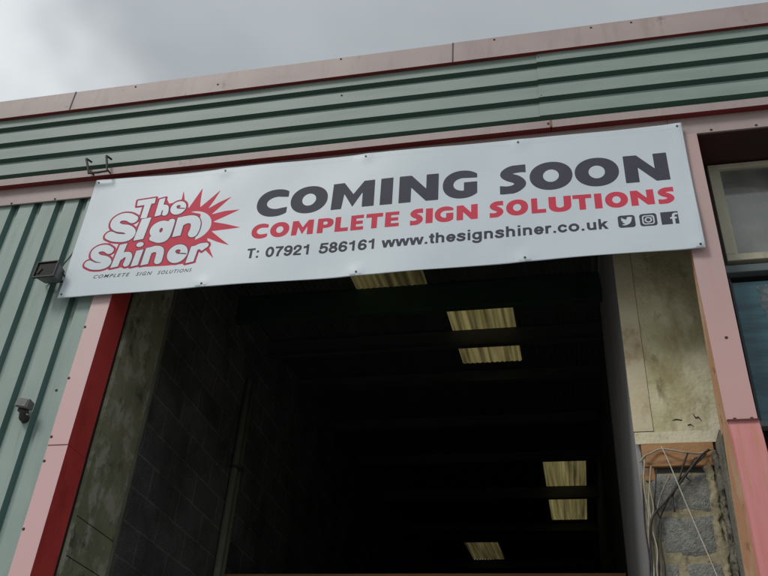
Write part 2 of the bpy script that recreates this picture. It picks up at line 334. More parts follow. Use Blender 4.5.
# flat band (door head flashing) below the trim
def band(x0, x1, zb):
    b = MB(); b.box(x0, x1, .0, .012, zb, 5.603); return b.build('door_head_band', PINK, B)
band(XL, -2.0, 5.447); band(-1.997, .742, 5.447); band(.745, XR, 5.461)
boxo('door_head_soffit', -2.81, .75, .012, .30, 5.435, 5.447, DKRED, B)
boxo('front_wall_core', XL, -2.90, .075, .24, 0, 5.60, STEELD, B)
boxo('front_wall_head', -2.9, XR, .014, .30, 5.462, 5.60, STEELD, B)

# left door jamb: faded pink front, dark red return, in two lengths
def jamb(z0, z1, dx=0):
    b = MB(); xl, xe = -2.94 + dx, -2.81 + dx
    n = 8
    for i in range(n):
        za = z0 + (z1 - z0) * i / n; zc = z0 + (z1 - z0) * (i + 1) / n
        w0 = .0012 * math.sin(za * 3); w1 = .0012 * math.sin(zc * 3)
        b.quad((xl + w0, 0, za), (xe + w0, 0, za), (xe + w1, 0, zc), (xl + w1, 0, zc), 0)
        b.quad((xe + w0, 0, za), (xe + w0, .205, za), (xe + w1, .205, zc), (xe + w1, 0, zc), 1)
        b.quad((xe + w0, .205, za), (xe - .004, .236, za), (xe - .004, .236, zc), (xe + w1, .205, zc), 2)
        b.quad((xl + w0, .02, za), (xl + w0, 0, za), (xl + w1, 0, zc), (xl + w1, .02, zc), 0)
    return b.build('door_jamb', [PINKV, RED, BLACK], B)
jamb(3.523, 5.447); jamb(0, 3.520, .002)
boxo('jamb_joint', -2.938, -2.812, -.002, -.0005, 3.519, 3.5235, REDT, B)

# right column: upper length, and a lower, redder, slightly flared length
def column(name, zs, mats, label):
    """zs rows of (z, x of folded-back edge, depth of it, x ridge, x right, y front)"""
    b = MB()
    for (z, xe, ye, xr, xq, yf), (z2, xe2, ye2, xr2, xq2, yf2) in zip(zs, zs[1:]):
        b.quad((xe, ye, z), (xr, yf, z), (xr2, yf2, z2), (xe2, ye2, z2), 1)
        b.quad((xr, yf, z), (xq, yf, z), (xq2, yf2, z2), (xr2, yf2, z2), 0)
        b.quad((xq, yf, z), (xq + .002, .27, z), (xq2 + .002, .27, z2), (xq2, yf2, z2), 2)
    o = b.build(name, mats, B); o['label'] = label; return o
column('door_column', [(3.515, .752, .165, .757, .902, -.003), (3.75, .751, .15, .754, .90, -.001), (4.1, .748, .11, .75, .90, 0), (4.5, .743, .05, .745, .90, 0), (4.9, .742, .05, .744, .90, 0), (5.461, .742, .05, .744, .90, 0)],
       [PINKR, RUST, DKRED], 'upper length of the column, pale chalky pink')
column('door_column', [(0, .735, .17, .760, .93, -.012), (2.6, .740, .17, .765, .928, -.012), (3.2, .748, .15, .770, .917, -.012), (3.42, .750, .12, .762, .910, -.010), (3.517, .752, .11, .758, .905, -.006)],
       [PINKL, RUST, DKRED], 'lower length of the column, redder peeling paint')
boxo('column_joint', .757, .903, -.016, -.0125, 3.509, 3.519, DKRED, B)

# fixings as parts, built once and copied
def disc(name, m, r=.0058, h=.005):
    b = MB(); b.tube([(0, 0, 0), (0, -h * .35, 0), (0, -h * .4, 0), (0, -h, 0)], [r * 1.5, r * 1.5, r * .8, r * .65], 10)
    me = obj(name, b.v, b.f, m, None, smooth=False); return me
sc0 = disc('fixing_screw', SCREW); sc0.parent = B
def put(o, x, y, z, s=1):
    o.location = Vector((x, y, z)) - B.location; o.scale = (s, s, s)
spots = [(-2.933, 0, 4.327), (-2.936, 0, 3.961), (-2.932, 0, 3.574), (-2.930, 0, 3.424), (-2.929, 0, 3.029), (-3.01, .0195, 3.892), (-3.849, 0, 5.458), (-3.497, 0, 5.458), (-4.21, 0, 5.458), (.988, 0, 5.478), (1.248, 0, 5.478), (1.5, 0, 5.478),
         (.797, -.004, 3.524), (.875, -.004, 3.524), (.834, 0, 3.99), (-2.4, -.052, 6.42), (-1.45, -.052, 6.53), (-.32, -.052, 6.525), (.35, -.052, 6.52), (-3.1, -.052, 6.515), (.62, -.052, 6.52), (.012, -.054, 5.63), (-1.42, -.0195, 6.17), (-.02, -.022, 6.31), (-.02, -.022, 5.93)]
for i, s in enumerate(spots):
    o = sc0 if i == 0 else sc0.copy()
    if i: COL.objects.link(o); o.parent = B
    put(o, s[0], s[1], s[2], .9 if i > 14 else 1)

# ---------------- interior of the open unit
RX0, RX1, RY1 = -2.83, .36, 14.2
def rz(y): return 5.62 + .10 * y
lights = [(-1.73, -1.10, .75, 1.86), (-1.01, -.41, 2.38, 3.54), (-.37, .20, 6.70, 9.95), (-2.04, -1.42, 10.95, 13.0)]
# roof sheet: cells around the rooflight openings
xs = sorted({RX0 - .1, RX1 + .1} | {v for l in lights for v in l[:2]}); ys = sorted({.28, RY1 + .15} | {v for l in lights for v in l[2:]})
b = MB()
for x0, x1 in zip(xs, xs[1:]):
    for y0, y1 in zip(ys, ys[1:]):
        if any(l[0] <= x0 and x1 <= l[1] and l[2] <= y0 and y1 <= l[3] for l in lights): continue
        n = max(1, int((x1 - x0) / .05)); st = (x1 - x0) / n
        for i in range(n):
            a = x0 + i * st; c = a + st; m_ = (a + c) / 2
            b.quad((a, y0, rz(y0)), (a, y1, rz(y1)), (m_, y1, rz(y1) - .010), (m_, y0, rz(y0) - .010))
            b.quad((m_, y0, rz(y0) - .010), (m_, y1, rz(y1) - .010), (c, y1, rz(y1)), (c, y0, rz(y0)))
b.build('roof_sheet', ROOFM, B)
for l in lights:
    b = MB(); n = int((l[1] - l[0]) / .052) + 2; st = (l[1] - l[0]) / (n - 2); y0, y1 = l[2] - .12, l[3] + .12
    for i in range(n):
        a = l[0] + (i - 1) * st; c = a + st; m_ = (a + c) / 2
        b.quad((a, y0, rz(y0) + .024), (a, y1, rz(y1) + .024), (m_, y1, rz(y1) + .013), (m_, y0, rz(y0) + .013))
        b.quad((m_, y0, rz(y0) + .013), (m_, y1, rz(y1) + .013), (c, y1, rz(y1) + .024), (c, y0, rz(y0) + .024))
    b.build('rooflight', RDARK if l in (lights[0], lights[3]) else RLIGHT, B)
def purlin(y, m=PURL, h=.15):
    b = MB(); z = rz(y) - .022
    b.box(RX0, RX1, y, y + .006, z - h, z); b.box(RX0, RX1, y - .06, y, z - h, z - h + .006); b.box(RX0, RX1, y + .006, y + .06, z - .006, z)
    return b.build('purlin', m, B)
for y in (1.0, 3.70, 5.0, 6.35, 10.1, 10.8, 13.1): purlin(y)
for y in (2.745, 7.95): purlin(y, h=.20)
boxo('steel_beam', RX0 + .02, RX1 - .02, 1.84, 1.90, rz(1.87) - .28, rz(1.87) - .02, GBEAM, B, .004)
def roofed_wall(name, x0, x1, y0, y1, m):
    b = MB(); b.hexa([(x0, y0, 0), (x1, y0, 0), (x1, y1, 0), (x0, y1, 0), (x0, y0, rz(y0) - .02), (x1, y0, rz(y0) - .02), (x1, y1, rz(y1) - .02), (x0, y1, rz(y1) - .02)]); return b.build(name, m, B)
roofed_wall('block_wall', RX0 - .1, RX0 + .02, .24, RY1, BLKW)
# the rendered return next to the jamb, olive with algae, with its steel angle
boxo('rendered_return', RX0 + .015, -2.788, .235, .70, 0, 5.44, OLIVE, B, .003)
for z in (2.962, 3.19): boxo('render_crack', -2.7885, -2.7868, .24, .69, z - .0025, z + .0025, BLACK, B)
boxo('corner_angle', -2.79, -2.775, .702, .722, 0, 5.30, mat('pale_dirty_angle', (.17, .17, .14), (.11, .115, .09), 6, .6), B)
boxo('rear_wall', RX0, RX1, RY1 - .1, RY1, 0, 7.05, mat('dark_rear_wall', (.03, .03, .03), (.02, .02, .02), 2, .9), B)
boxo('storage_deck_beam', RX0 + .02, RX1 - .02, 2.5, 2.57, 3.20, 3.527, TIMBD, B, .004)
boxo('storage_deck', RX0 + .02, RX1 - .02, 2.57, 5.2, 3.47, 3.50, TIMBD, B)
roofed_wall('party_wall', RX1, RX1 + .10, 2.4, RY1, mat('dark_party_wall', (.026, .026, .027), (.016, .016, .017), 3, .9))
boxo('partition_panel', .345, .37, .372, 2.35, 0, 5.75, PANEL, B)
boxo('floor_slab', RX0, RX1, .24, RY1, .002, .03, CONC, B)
# pier beside the column: plaster above, timber lintel, blocks below
YP = .35
boxo('pier_core', .372, .96, YP + .012, .60, 0, 5.60, STEELD, B)
def rough_face(name, x0, x1, z0, z1, y, m, amp=.006, step=.03, seed=0, thick=.012):
    rnd = random.Random(seed); nx = max(2, int((x1 - x0) / step)); nz = max(2, int((z1 - z0) / step)); v = []; f = []
    ph = [rnd.uniform(0, 6) for _ in range(6)]
    for j in range(nz + 1):
        for i in range(nx + 1):
            x = x0 + (x1 - x0) * i / nx; z = z0 + (z1 - z0) * j / nz
            d = amp * (math.sin(x * 23 + ph[0] + 2 * math.sin(z * 7 + ph[1])) * math.sin(z * 17 + ph[2]) * .6 + rnd.uniform(-.4, .4))
            v.append((x, y + d, z))
    for j in range(nz):
        for i in range(nx): a = j * (nx + 1) + i; f.append((a, a + 1, a + nx + 2, a + nx + 1))
    return obj(name, v, f, m, B, smooth=True)
rough_face('plaster_face', .449, .80, 3.635, 5.44, YP, PLAST, .004, .03, 1)
boxo('corner_board', .344, .447, YP - .004, YP + .02, 3.640, 5.44, PLASTL, B, .002)
rough_face('padstone', .346, .80, 3.568, 3.636, YP - .002, PAD, .003, .02, 3)
boxo('timber_lintel', .372, .735, YP - .012, YP + .02, 3.435, 3.567, TIMB, B, .004)
boxo('timber_packer', .374, .425, YP - .006, YP + .02, 3.36, 3.433, TIMB, B, .003)
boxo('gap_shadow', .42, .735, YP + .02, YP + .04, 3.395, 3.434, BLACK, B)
# real blocks laid in messy mortar
b = MB(); rnd = random.Random(4)
bl = MB()
rows = [(3.188, 3.402, [(.385, .692)]), (2.966, 3.180, [(.385, .688)]), (2.742, 2.946, [(.36, .484), (.510, .690)]), (2.52, 2.728, [(.36, .69)])]
for z0, z1, xx in rows:
    for x0, x1 in xx:
        nx, nz = 12, 9; base = len(bl.v)
        for j in range(nz + 1):
            for i in range(nx + 1):
                ex = min(i, nx - i); ez = min(j, nz - j); edge = .0 if min(ex, ez) > 0 else .014
                bl.v.append((x0 + (x1 - x0) * i / nx + rnd.uniform(-.0015, .0015), YP - .004 + edge + rnd.uniform(-.0015, .0015), z0 + (z1 - z0) * j / nz + rnd.uniform(-.0015, .0015)))
        for j in range(nz):
            for i in range(nx): a = base + j * (nx + 1) + i; bl.f.append((a, a + 1, a + nx + 2, a + nx + 1)); bl.m.append(0)
BLKF = mat('grey_block_face', (.25, .255, .235), (.17, .175, .165), 40, .95, .9, 120, streak=((.30, .30, .25), .6, (1, 1, 1), 7, .52, .66), spots=((.05, .05, .045), .85, (1, 1, 1), 75, .60, .66), lo=.42, hi=.58)
bl.build('pier_blocks', BLKF, B, smooth=True)
rough_face('mortar_bed', .35, .80, 0, 3.40, YP + .002, MORT, .009, .02, 9)
# ragged mortar and broken edge beside the column
def lump(x, y, z, sx, sy, sz, rnd):
    bm = bmesh.new(); bmesh.ops.create_icosphere(bm, subdivisions=2, radius=1)
    for v in bm.verts: v.co = Vector((x + v.co.x * sx * rnd.uniform(.75, 1.2), y + v.co.y * sy * rnd.uniform(.75, 1.2), z + v.co.z * sz * rnd.uniform(.75, 1.2)))
    V = [tuple(v.co) for v in bm.verts]; F = [tuple(v.index for v in f.verts) for f in bm.faces]; bm.free(); return V, F
def ragged(name, xa, xb, z0, z1, y, m, seed, amp=.018, edge=.014):
    rnd = random.Random(seed); n = int((z1 - z0) / .014); c = 7; v = []; f = []
    el = 0; er = 0
    for j in range(n + 1):
        z = z0 + (z1 - z0) * j / n; el = el * .7 + rnd.uniform(-edge, edge) * .6; er = er * .7 + rnd.uniform(-edge, edge) * .6
        for i in range(c + 1):
            t = i / c; x = xa + el + (xb + er - xa - el) * t
            v.append((x, y - amp * math.sin(math.pi * t) * (.6 + .4 * math.sin(z * 31)) + rnd.uniform(-.0035, .0035) + (.02 if i in (0, c) else 0), z))
    for j in range(n):
        for i in range(c): a = j * (c + 1) + i; f.append((a, a + 1, a + c + 2, a + c + 1))
    return obj(name, v, f, m, B, smooth=True)
ragged('mortar_edge', .675, .722, 2.3, 3.44, YP - .004, MORT, 5)
ragged('broken_mortar_edge', .722, .752, 2.3, 3.50, YP - .035, mat('broken_cement', (.20, .19, .15), (.10, .095, .075), 30, .95, .9, 60, spots=((.03, .028, .022), .9, (1, 1, .7), 24, .54, .60)), 8, .016, .010)
boxo('pier_return', .748, .80, .19, YP + .01, 0, 3.566, mat('cement_smeared_return', (.22, .21, .17), (.14, .135, .11), 7, .95, .8, 40, spots=((.05, .045, .035), .8, (1, 1, .6), 16, .58, .68)), B, .006)
# plaster cracks as thin grooves
for pts in ([(.70, 3.69), (.685, 3.715), (.672, 3.71), (.66, 3.735)], [(.655, 3.66), (.64, 3.672), (.625, 3.668)], [(.55, 3.70), (.57, 3.705), (.60, 3.698)]):
    crk = MB(); crk.tube([(x, YP - .003, z) for x, z in pts], [.001, .0032, .0036, .001][:len(pts)], 6)
    crk.build('plaster_crack', BLACK, B)

# ---------------- window to the right of the column
win = boxo('window_backing', .9, XR, .42, .45, 3.2, 5.47, BLACK, B)
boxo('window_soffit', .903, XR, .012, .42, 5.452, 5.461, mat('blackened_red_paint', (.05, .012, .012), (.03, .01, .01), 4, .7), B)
wf = MB(); YW = .28; x0, x1, z0, z1, fwid = .985, 2.35, 4.680, 5.440, .058
wn = bpy.data.objects.new('window', None); COL.objects.link(wn); wn.parent = B; wn.location = Vector((.985, YW, 4.68)) - B.location
def wbox(name, *a, bev=.004): return boxo(name, *a, wn, bev)
b = MB(); b.box(x0, x1, YW, YW + .05, z0, z0 + fwid - .01); b.box(x0, x1, YW, YW + .05, z1 - fwid + .02, z1); b.box(x0, x0 + fwid, YW, YW + .05, z0 + fwid - .01, z1 - fwid + .02); b.box(x1 - fwid, x1, YW, YW + .05, z0 + fwid - .01, z1 - fwid + .02)
b.box(x0 + fwid, x0 + fwid + .012, YW + .012, YW + .05, z0 + .048, z1 - .038)
fo = b.build('frame', FRAME, wn); q = fo.modifiers.new('bevel', 'BEVEL'); q.width = .004; q.segments = 2
boxo('pane', x0 + fwid, x1 - fwid, YW + .026, YW + .030, z0 + fwid - .01, z1 - fwid + .02, GLASS, wn)
boxo('blind', x0 + fwid, x1 - fwid, YW + .060, YW + .066, z0 + .03, 5.285, BLIND, wn)
boxo('window_packing', .9, x0, YW + .03, YW + .12, 3.2, 5.45, STEELD, B)
boxo('glazing_rail', .92, XR, YW - .01, YW + .05, 4.588, 4.640, RAIL, B, .004)
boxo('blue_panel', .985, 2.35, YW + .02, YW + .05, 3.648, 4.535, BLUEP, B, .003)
boxo('panel_edge_bead', .972, .984, YW + .01, YW + .05, 3.648, 4.535, mat('dark_blue_bead', (.012, .03, .04), None, rough=.5), B)
boxo('panel_sill', .93, 2.4, YW - .005, YW + .05, 3.612, 3.645, RAIL, B, .003)
# mottled grey reflection painted on the blue panel, a thin film with its own outline
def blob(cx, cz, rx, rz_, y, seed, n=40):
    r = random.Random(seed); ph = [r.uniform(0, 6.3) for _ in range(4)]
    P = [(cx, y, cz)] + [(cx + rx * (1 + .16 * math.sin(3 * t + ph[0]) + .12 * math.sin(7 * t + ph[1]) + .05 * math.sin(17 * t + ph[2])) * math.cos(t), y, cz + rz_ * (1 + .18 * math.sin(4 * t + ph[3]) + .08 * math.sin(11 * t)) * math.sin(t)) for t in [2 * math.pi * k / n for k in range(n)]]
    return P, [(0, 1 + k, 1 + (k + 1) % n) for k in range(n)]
P, Fq = blob(1.19, 4.40, .085, .125, YW + .0185, 3); obj('reflection_patch', P, Fq, PATCH, B)

# ------------------------------------------------------------------ banner
TL, TR, BR_, BL_ = [(-3.177, 5.564), (.817, 5.533), (.816, 4.555), (-3.172, 4.540)]
YB = -.03
EYES = [(-3.150, 5.535), (-2.19, 5.530), (-1.19, 5.522), (-.186, 5.512), (.789, 5.505), (-3.150, 4.567), (-2.178, 4.570), (-1.184, 4.576), (-.175, 4.580), (.791, 4.580)]
def wave(x, z):
    x = np.asarray(x, float); z = np.asarray(z, float)
    t = np.clip((z - 4.55) / 1.0, 0, 1)
    tight = .0034 * np.sin(x * 6.28 + 1.2) * (t ** 2 * .9 + (1 - t) ** 2) + .0050 * np.sin(x * 2.3 + z * 3.0) + .0022 * np.sin(x * 5.1 - z * 7.0) + .0007 * np.sin(x * 17 + z * 11) * np.sin(x * 1.3)
    diag = np.zeros_like(x + z)
    for ex, ez in EYES:   # small pull creases at the eyelets
        d = np.sqrt((x - ex) ** 2 + (z - ez) ** 2); diag = diag + .0045 * np.exp(-(d / .05) ** 2)
    edge = .004 * np.exp(-((x - .80) / .05) ** 2) * np.sin(z * 9)
    return YB - tight - diag + edge
BN = thing('banner', 'long white vinyl COMING SOON banner stretched over the top of the open doorway', 'banner', (-1.18, YB, 4.545))
nx, nz = 200, 50; v = []; f = []
for j in range(nz + 1):
    t = j / nz
    for i in range(nx + 1):
        s = i / nx
        x = (BL_[0] * (1 - s) + BR_[0] * s) * (1 - t) + (TL[0] * (1 - s) + TR[0] * s) * t
        sag_t = -.004 * math.sin(s * 4 * math.pi) ** 2
        z = (BL_[1] * (1 - s) + BR_[1] * s) * (1 - t) + (TL[1] * (1 - s) + TR[1] * s) * t + sag_t * t + .003 * math.sin(s * 4 * math.pi) ** 2 * (1 - t)
        v.append((x, float(wave(x, z)), z))
for j in range(nz):
    for i in range(nx): a = j * (nx + 1) + i; f.append((a, a + 1, a + nx + 2, a + nx + 1))
vs = obj('vinyl_sheet', v, f, VINYL, BN, smooth=True)
q = vs.modifiers.new('thickness', 'SOLIDIFY'); q.thickness = .0012; q.offset = 1
# welded hem: a narrow second layer along the edge
hm = MB()
def hemrun(p, q_, n, inx, inz):
    for i in range(n):
        a = [p[0] + (q_[0] - p[0]) * i / n, p[1] + (q_[1] - p[1]) * i / n]; c = [p[0] + (q_[0] - p[0]) * (i + 1) / n, p[1] + (q_[1] - p[1]) * (i + 1) / n]
        pts = [(a[0], a[1]), (c[0], c[1]), (c[0] + inx, c[1] + inz), (a[0] + inx, a[1] + inz)]
        hm.quad(*[(x, float(wave(x, z)) - .0014, z) for x, z in pts])
hemrun((TL[0] + .004, TL[1] - .008), (TR[0] - .004, TR[1] - .008), 80, 0, -.036); hemrun((BL_[0] + .004, BL_[1] + .006), (BR_[0] - .004, BR_[1] + .006), 80, 0, .036)
hemrun((BL_[0] + .004, BL_[1] + .044), (TL[0] + .004, TL[1] - .046), 24, .036, 0); hemrun((BR_[0] - .004, BR_[1] + .044), (TR[0] - .004, TR[1] - .046), 24, -.036, 0)
hm.build('hem', VINYL, BN)

# ---- shapes as fields, filled by marching squares
def f_poly(P):
    P = [tuple(p) for p in P]
    def F(X, Z):
        d = np.full(X.shape, 1e9); ins = np.zeros(X.shape, bool)
        for i in range(len(P)):
            x0, z0 = P[i]; x1, z1 = P[(i + 1) % len(P)]
            ex, ez = x1 - x0, z1 - z0; wx, wz = X - x0, Z - z0
            t = np.clip((wx * ex + wz * ez) / (ex * ex + ez * ez + 1e-18), 0, 1)
            d = np.minimum(d, (wx - ex * t) ** 2 + (wz - ez * t) ** 2)
            c = ((z0 <= Z) & (z1 > Z)) | ((z1 <= Z) & (z0 > Z))
            with np.errstate(divide='ignore', invalid='ignore'): xi = x0 + (Z - z0) * ex / np.where(ez == 0, 1e-18, ez)
            ins ^= c & (X < xi)
        return np.where(ins, -1, 1) * np.sqrt(d)
    return F
def f_box(x0, z0, x1, z1, r=0):
    cx, cz, hx, hz = (x0 + x1) / 2, (z0 + z1) / 2, (x1 - x0) / 2 - r, (z1 - z0) / 2 - r
    def F(X, Z):
        qx, qz = abs(X - cx) - hx, abs(Z - cz) - hz
        return np.sqrt(np.maximum(qx, 0) ** 2 + np.maximum(qz, 0) ** 2) + np.minimum(np.maximum(qx, qz), 0) - r
    return F
def f_ell(cx, cz, rx, rz_, n=2.0):
    def F(X, Z): return ((np.abs((X - cx) / rx) ** n + np.abs((Z - cz) / rz_) ** n) ** (1 / n) - 1) * min(rx, rz_)
    return F
def f_line(P, r):
    def F(X, Z):
        d = np.full(X.shape, 1e9)
        for (x0, z0), (x1, z1) in zip(P, P[1:]):
            ex, ez = x1 - x0, z1 - z0; wx, wz = X - x0, Z - z0
            t = np.clip((wx * ex + wz * ez) / (ex * ex + ez * ez + 1e-18), 0, 1)
            d = np.minimum(d, (wx - ex * t) ** 2 + (wz - ez * t) ** 2)
        return np.sqrt(d) - r
    return F
def U(*a):
    return lambda X, Z: np.minimum.reduce([g(X, Z) for g in a])
def I(*a):
    return lambda X, Z: np.maximum.reduce([g(X, Z) for g in a])
def NOT(a): return lambda X, Z: -a(X, Z)
def SUB(a, b_): return I(a, NOT(b_))
def GROW(a, r): return lambda X, Z: a(X, Z) - r
def sp2(P, n=7): return [(p.x, p.z) for p in spline([(x, 0, z) for x, z in P], n)]
class Print:
    def __init__(s): s.v = []; s.f = []
    def add(s, F, x0, x1, z0, z1, h, lift):
        nx = int(math.ceil((x1 - x0) / h)); nz = int(math.ceil((z1 - z0) / h))
        gx = x0 + np.arange(nx + 1) * h; gz = z0 + np.arange(nz + 1) * h
        X, Z = np.meshgrid(gx, gz, indexing='ij'); D = F(X, Z); D = np.where(np.abs(D) < 1e-7, 1e-7, D); ins = D < 0
        cache = {}; pts = []
        def vert(key, x, z):
            if key not in cache: cache[key] = len(s.v) + len(pts); pts.append((x, z))
            return cache[key]
        full = ins[:-1, :-1] & ins[1:, :-1] & ins[:-1, 1:] & ins[1:, 1:]
        anyc = ins[:-1, :-1] | ins[1:, :-1] | ins[:-1, 1:] | ins[1:, 1:]
        for j in range(nz):
            i = 0
            while i < nx:
                if not anyc[i, j]: i += 1; continue
                if full[i, j]:
                    k = i
                    while k < nx and full[k, j] and k - i < 8: k += 1
                    s.f.append((vert((i, j), gx[i], gz[j]), vert((k, j), gx[k], gz[j]), vert((k, j + 1), gx[k], gz[j + 1]), vert((i, j + 1), gx[i], gz[j + 1])))
                    i = k; continue
                cs = [(i, j), (i + 1, j), (i + 1, j + 1), (i, j + 1)]; poly = []
                for a in range(4):
                    A, C_ = cs[a], cs[(a + 1) % 4]
                    if ins[A]: poly.append(vert(A, gx[A[0]], gz[A[1]]))
                    if ins[A] != ins[C_]:
                        t = D[A] / (D[A] - D[C_]); key = tuple(sorted((A, C_)))
                        poly.append(vert(key, gx[A[0]] + (gx[C_[0]] - gx[A[0]]) * t, gz[A[1]] + (gz[C_[1]] - gz[A[1]]) * t))
                if len(poly) > 2: s.f.append(tuple(poly))
                i += 1
        if pts:
            P = np.array(pts); Y = wave(P[:, 0], P[:, 1]) - lift
            s.v += [(float(P[k, 0]), float(Y[k]), float(P[k, 1])) for k in range(len(pts))]
    def build(s, name, m, parent): return obj(name, s.v, s.f, m, parent)

# heavy capitals, drawn in a box x0..x1, z0..z1
def g_O(x0, x1, z0, z1):
    h = z1 - z0; cx, cz = (x0 + x1) / 2, (z0 + z1) / 2
    return SUB(f_ell(cx, cz, (x1 - x0) / 2, h * .53, 2.1), f_ell(cx, cz + h * .0, (x1 - x0) * .185, h * .235, 2))
def g_C(x0, x1, z0, z1):
    h = z1 - z0; w = x1 - x0; cz = (z0 + z1) / 2; cx = x0 + w * .60
    o = I(f_ell(cx, cz, w * .60, h * .53, 2.15), f_box(x0 - 1, z0 - 1, x1, z1 + 1))
    arm = f_poly([(x1 + .1, cz - h * .135), (x1 + .1, cz + h * .135), (cx + w * .05, cz + h * .235), (cx + w * .05, cz - h * .235)])
    return SUB(SUB(o, f_ell(cx + w * .06, cz, w * .335, h * .235)), arm)
def g_G(x0, x1, z0, z1):
    h = z1 - z0; w = x1 - x0; cz = (z0 + z1) / 2; cx = x0 + w * .57
    o = I(f_ell(cx, cz, w * .57, h * .53, 2.15), f_box(x0 - 1, z0 - 1, x1, z1 + 1))
    hole = f_ell(cx + w * .01, cz, w * .27, h * .235)
    arm = f_poly([(x1 + .1, cz + h * .07), (x1 + .1, cz + h * .19), (cx + w * .05, cz + h * .235), (cx, cz + h * .07)])
    low = I(f_ell(cx + w * .02, cz, w * .24, h * .24), f_box(x0, z0, x0 + w * .615, z1))
    return SUB(SUB(o, U(I(hole, U(f_box(x0, z0, x0 + w * .615, z1), f_box(x0, cz + h * .07, x1, z1))), arm)), low)
def g_M(x0, x1, z0, z1):
    w = x1 - x0; h = z1 - z0; P = lambda u, t: (x0 + u * w, z0 + t * h)
    return f_poly([P(0, 0), P(.01, 1), P(.27, 1), P(.505, .52), P(.74, 1), P(.99, 1), P(1, 0), P(.725, 0), P(.72, .56), P(.505, .04), P(.29, .56), P(.245, 0)])
def g_I(x0, x1, z0, z1): return f_box(x0, z0, x1, z1)
def g_N(x0, x1, z0, z1):
    w = x1 - x0; h = z1 - z0; P = lambda u, t: (x0 + u * w, z0 + t * h)
    return f_poly([P(0, 0), P(0, 1), P(.31, 1), P(.69, .46), P(.69, 1), P(1, 1), P(1, 0), P(.69, 0), P(.31, .54), P(.31, 0)])
def g_S(x0, x1, z0, z1):
    w = x1 - x0; h = z1 - z0; P = lambda u, t: (x0 + u * w, z0 + t * h)
    path = sp2([P(1.10, .865), P(.78, .90), P(.42, .86), P(.235, .73), P(.36, .60), P(.64, .475), P(.775, .30), P(.58, .145), P(.28, .10), P(-.12, .155)], 8)
    return I(f_line(path, h * .155), f_box(x0 + w * .01, z0 - h * .04, x0 + w * .985, z1 + h * .04), U(f_box(x0 - 1, z0 - 1, x1, z0 + h * .62), f_box(x0 - 1, z0 + h * .36, x1 + 1, z1 + 1)))
def g_P(x0, x1, z0, z1):
    w = x1 - x0; h = z1 - z0
    bowl = I(f_ell(x0 + w * .50, z1 - h * .335, w * .50, h * .335, 2.3), f_box(x0 + w * .3, z0, x1, z1))
    o = U(f_box(x0, z0, x0 + w * .37, z1), bowl, f_box(x0, z1 - h * .67, x0 + w * .55, z1))
    return SUB(o, U(f_box(x0 + w * .36, z1 - h * .44, x0 + w * .52, z1 - h * .23), f_ell(x0 + w * .52, z1 - h * .335, w * .11, h * .105)))
def g_L(x0, x1, z0, z1): w = x1 - x0; h = z1 - z0; return U(f_box(x0, z0, x0 + w * .42, z1), f_box(x0, z0, x1, z0 + h * .25))
def g_E(x0, x1, z0, z1):
    w = x1 - x0; h = z1 - z0
    return U(f_box(x0, z0, x0 + w * .42, z1), f_box(x0, z0, x1, z0 + h * .23), f_box(x0, z1 - h * .23, x1, z1), f_box(x0, z0 + h * .39, x0 + w * .94, z0 + h * .61))
def g_T(x0, x1, z0, z1): w = x1 - x0; h = z1 - z0; return U(f_box(x0 + w * .33, z0, x0 + w * .67, z1), f_box(x0, z1 - h * .26, x1, z1))
def g_U(x0, x1, z0, z1):
    w = x1 - x0; h = z1 - z0; cx = (x0 + x1) / 2
    lo = z0 + h * .42
    outer = U(f_box(x0, lo, x1, z1), I(f_ell(cx, lo, w / 2, h * .45, 2.3), f_box(x0, z0 - 1, x1, lo + .01)))
    inner = U(f_box(x0 + w * .33, lo, x1 - w * .33, z1 + 1), I(f_ell(cx, lo, w * .17, h * .17), f_box(x0, z0 - 1, x1, lo + .01)))
    return SUB(outer, inner)
GL = dict(O=g_O, C=g_C, G=g_G, M=g_M, I=g_I, N=g_N, S=g_S, P=g_P, L=g_L, E=g_E, T=g_T, U=g_U)
def line_of(name, items, z0, z1, m, h):
    word = []
    def flush():
        p = Print()
        for ch, a, c in word: p.add(GL[ch](a, c, z0, z1), a - 2 * h, c + 2 * h, z0 - (z1 - z0) * .08, z1 + (z1 - z0) * .08, h, .0016)
        p.build(name, m, BN); word.clear()
    for ch, a, c in items:
        if word and a - word[-1][2] > (z1 - z0) * .45: flush()
        word.append((ch, a, c))
    flush()
    return
    for ch, a, c in items: p.add(GL[ch](a, c, z0, z1), a - 2 * h, c + 2 * h, z0 - (z1 - z0) * .08, z1 + (z1 - z0) * .08, h, .0016)
    return p.build(name, m, BN)
line_of('headline_lettering', [('C', -1.910, -1.696), ('O', -1.676, -1.423), ('M', -1.394, -1.108), ('I', -1.070, -.989), ('N', -.948, -.694), ('G', -.667, -.449),
                            ('S', -.310, -.144), ('O', -.124, .135), ('O', .149, .411), ('N', .443, .698)], 5.085, 5.305, TXT, .0035)
line_of('strapline_lettering', [('C', -1.911, -1.800), ('O', -1.784, -1.656), ('M', -1.639, -1.494), ('P', -1.468, -1.363), ('L', -1.352, -1.265), ('E', -1.249, -1.166), ('T', -1.150, -1.042), ('E', -1.027, -.938),
                            ('S', -.868, -.786), ('I', -.769, -.725), ('G', -.713, -.597), ('N', -.577, -.447), ('S', -.375, -.290), ('O', -.274, -.142), ('L', -.123, -.037), ('U', -.020, .113), ('T', .122, .232), ('I', .248, .291), ('O', .309, .440), ('N', .456, .588), ('S', .608, .703)],
        4.903, 5.021, REDP, .0028)

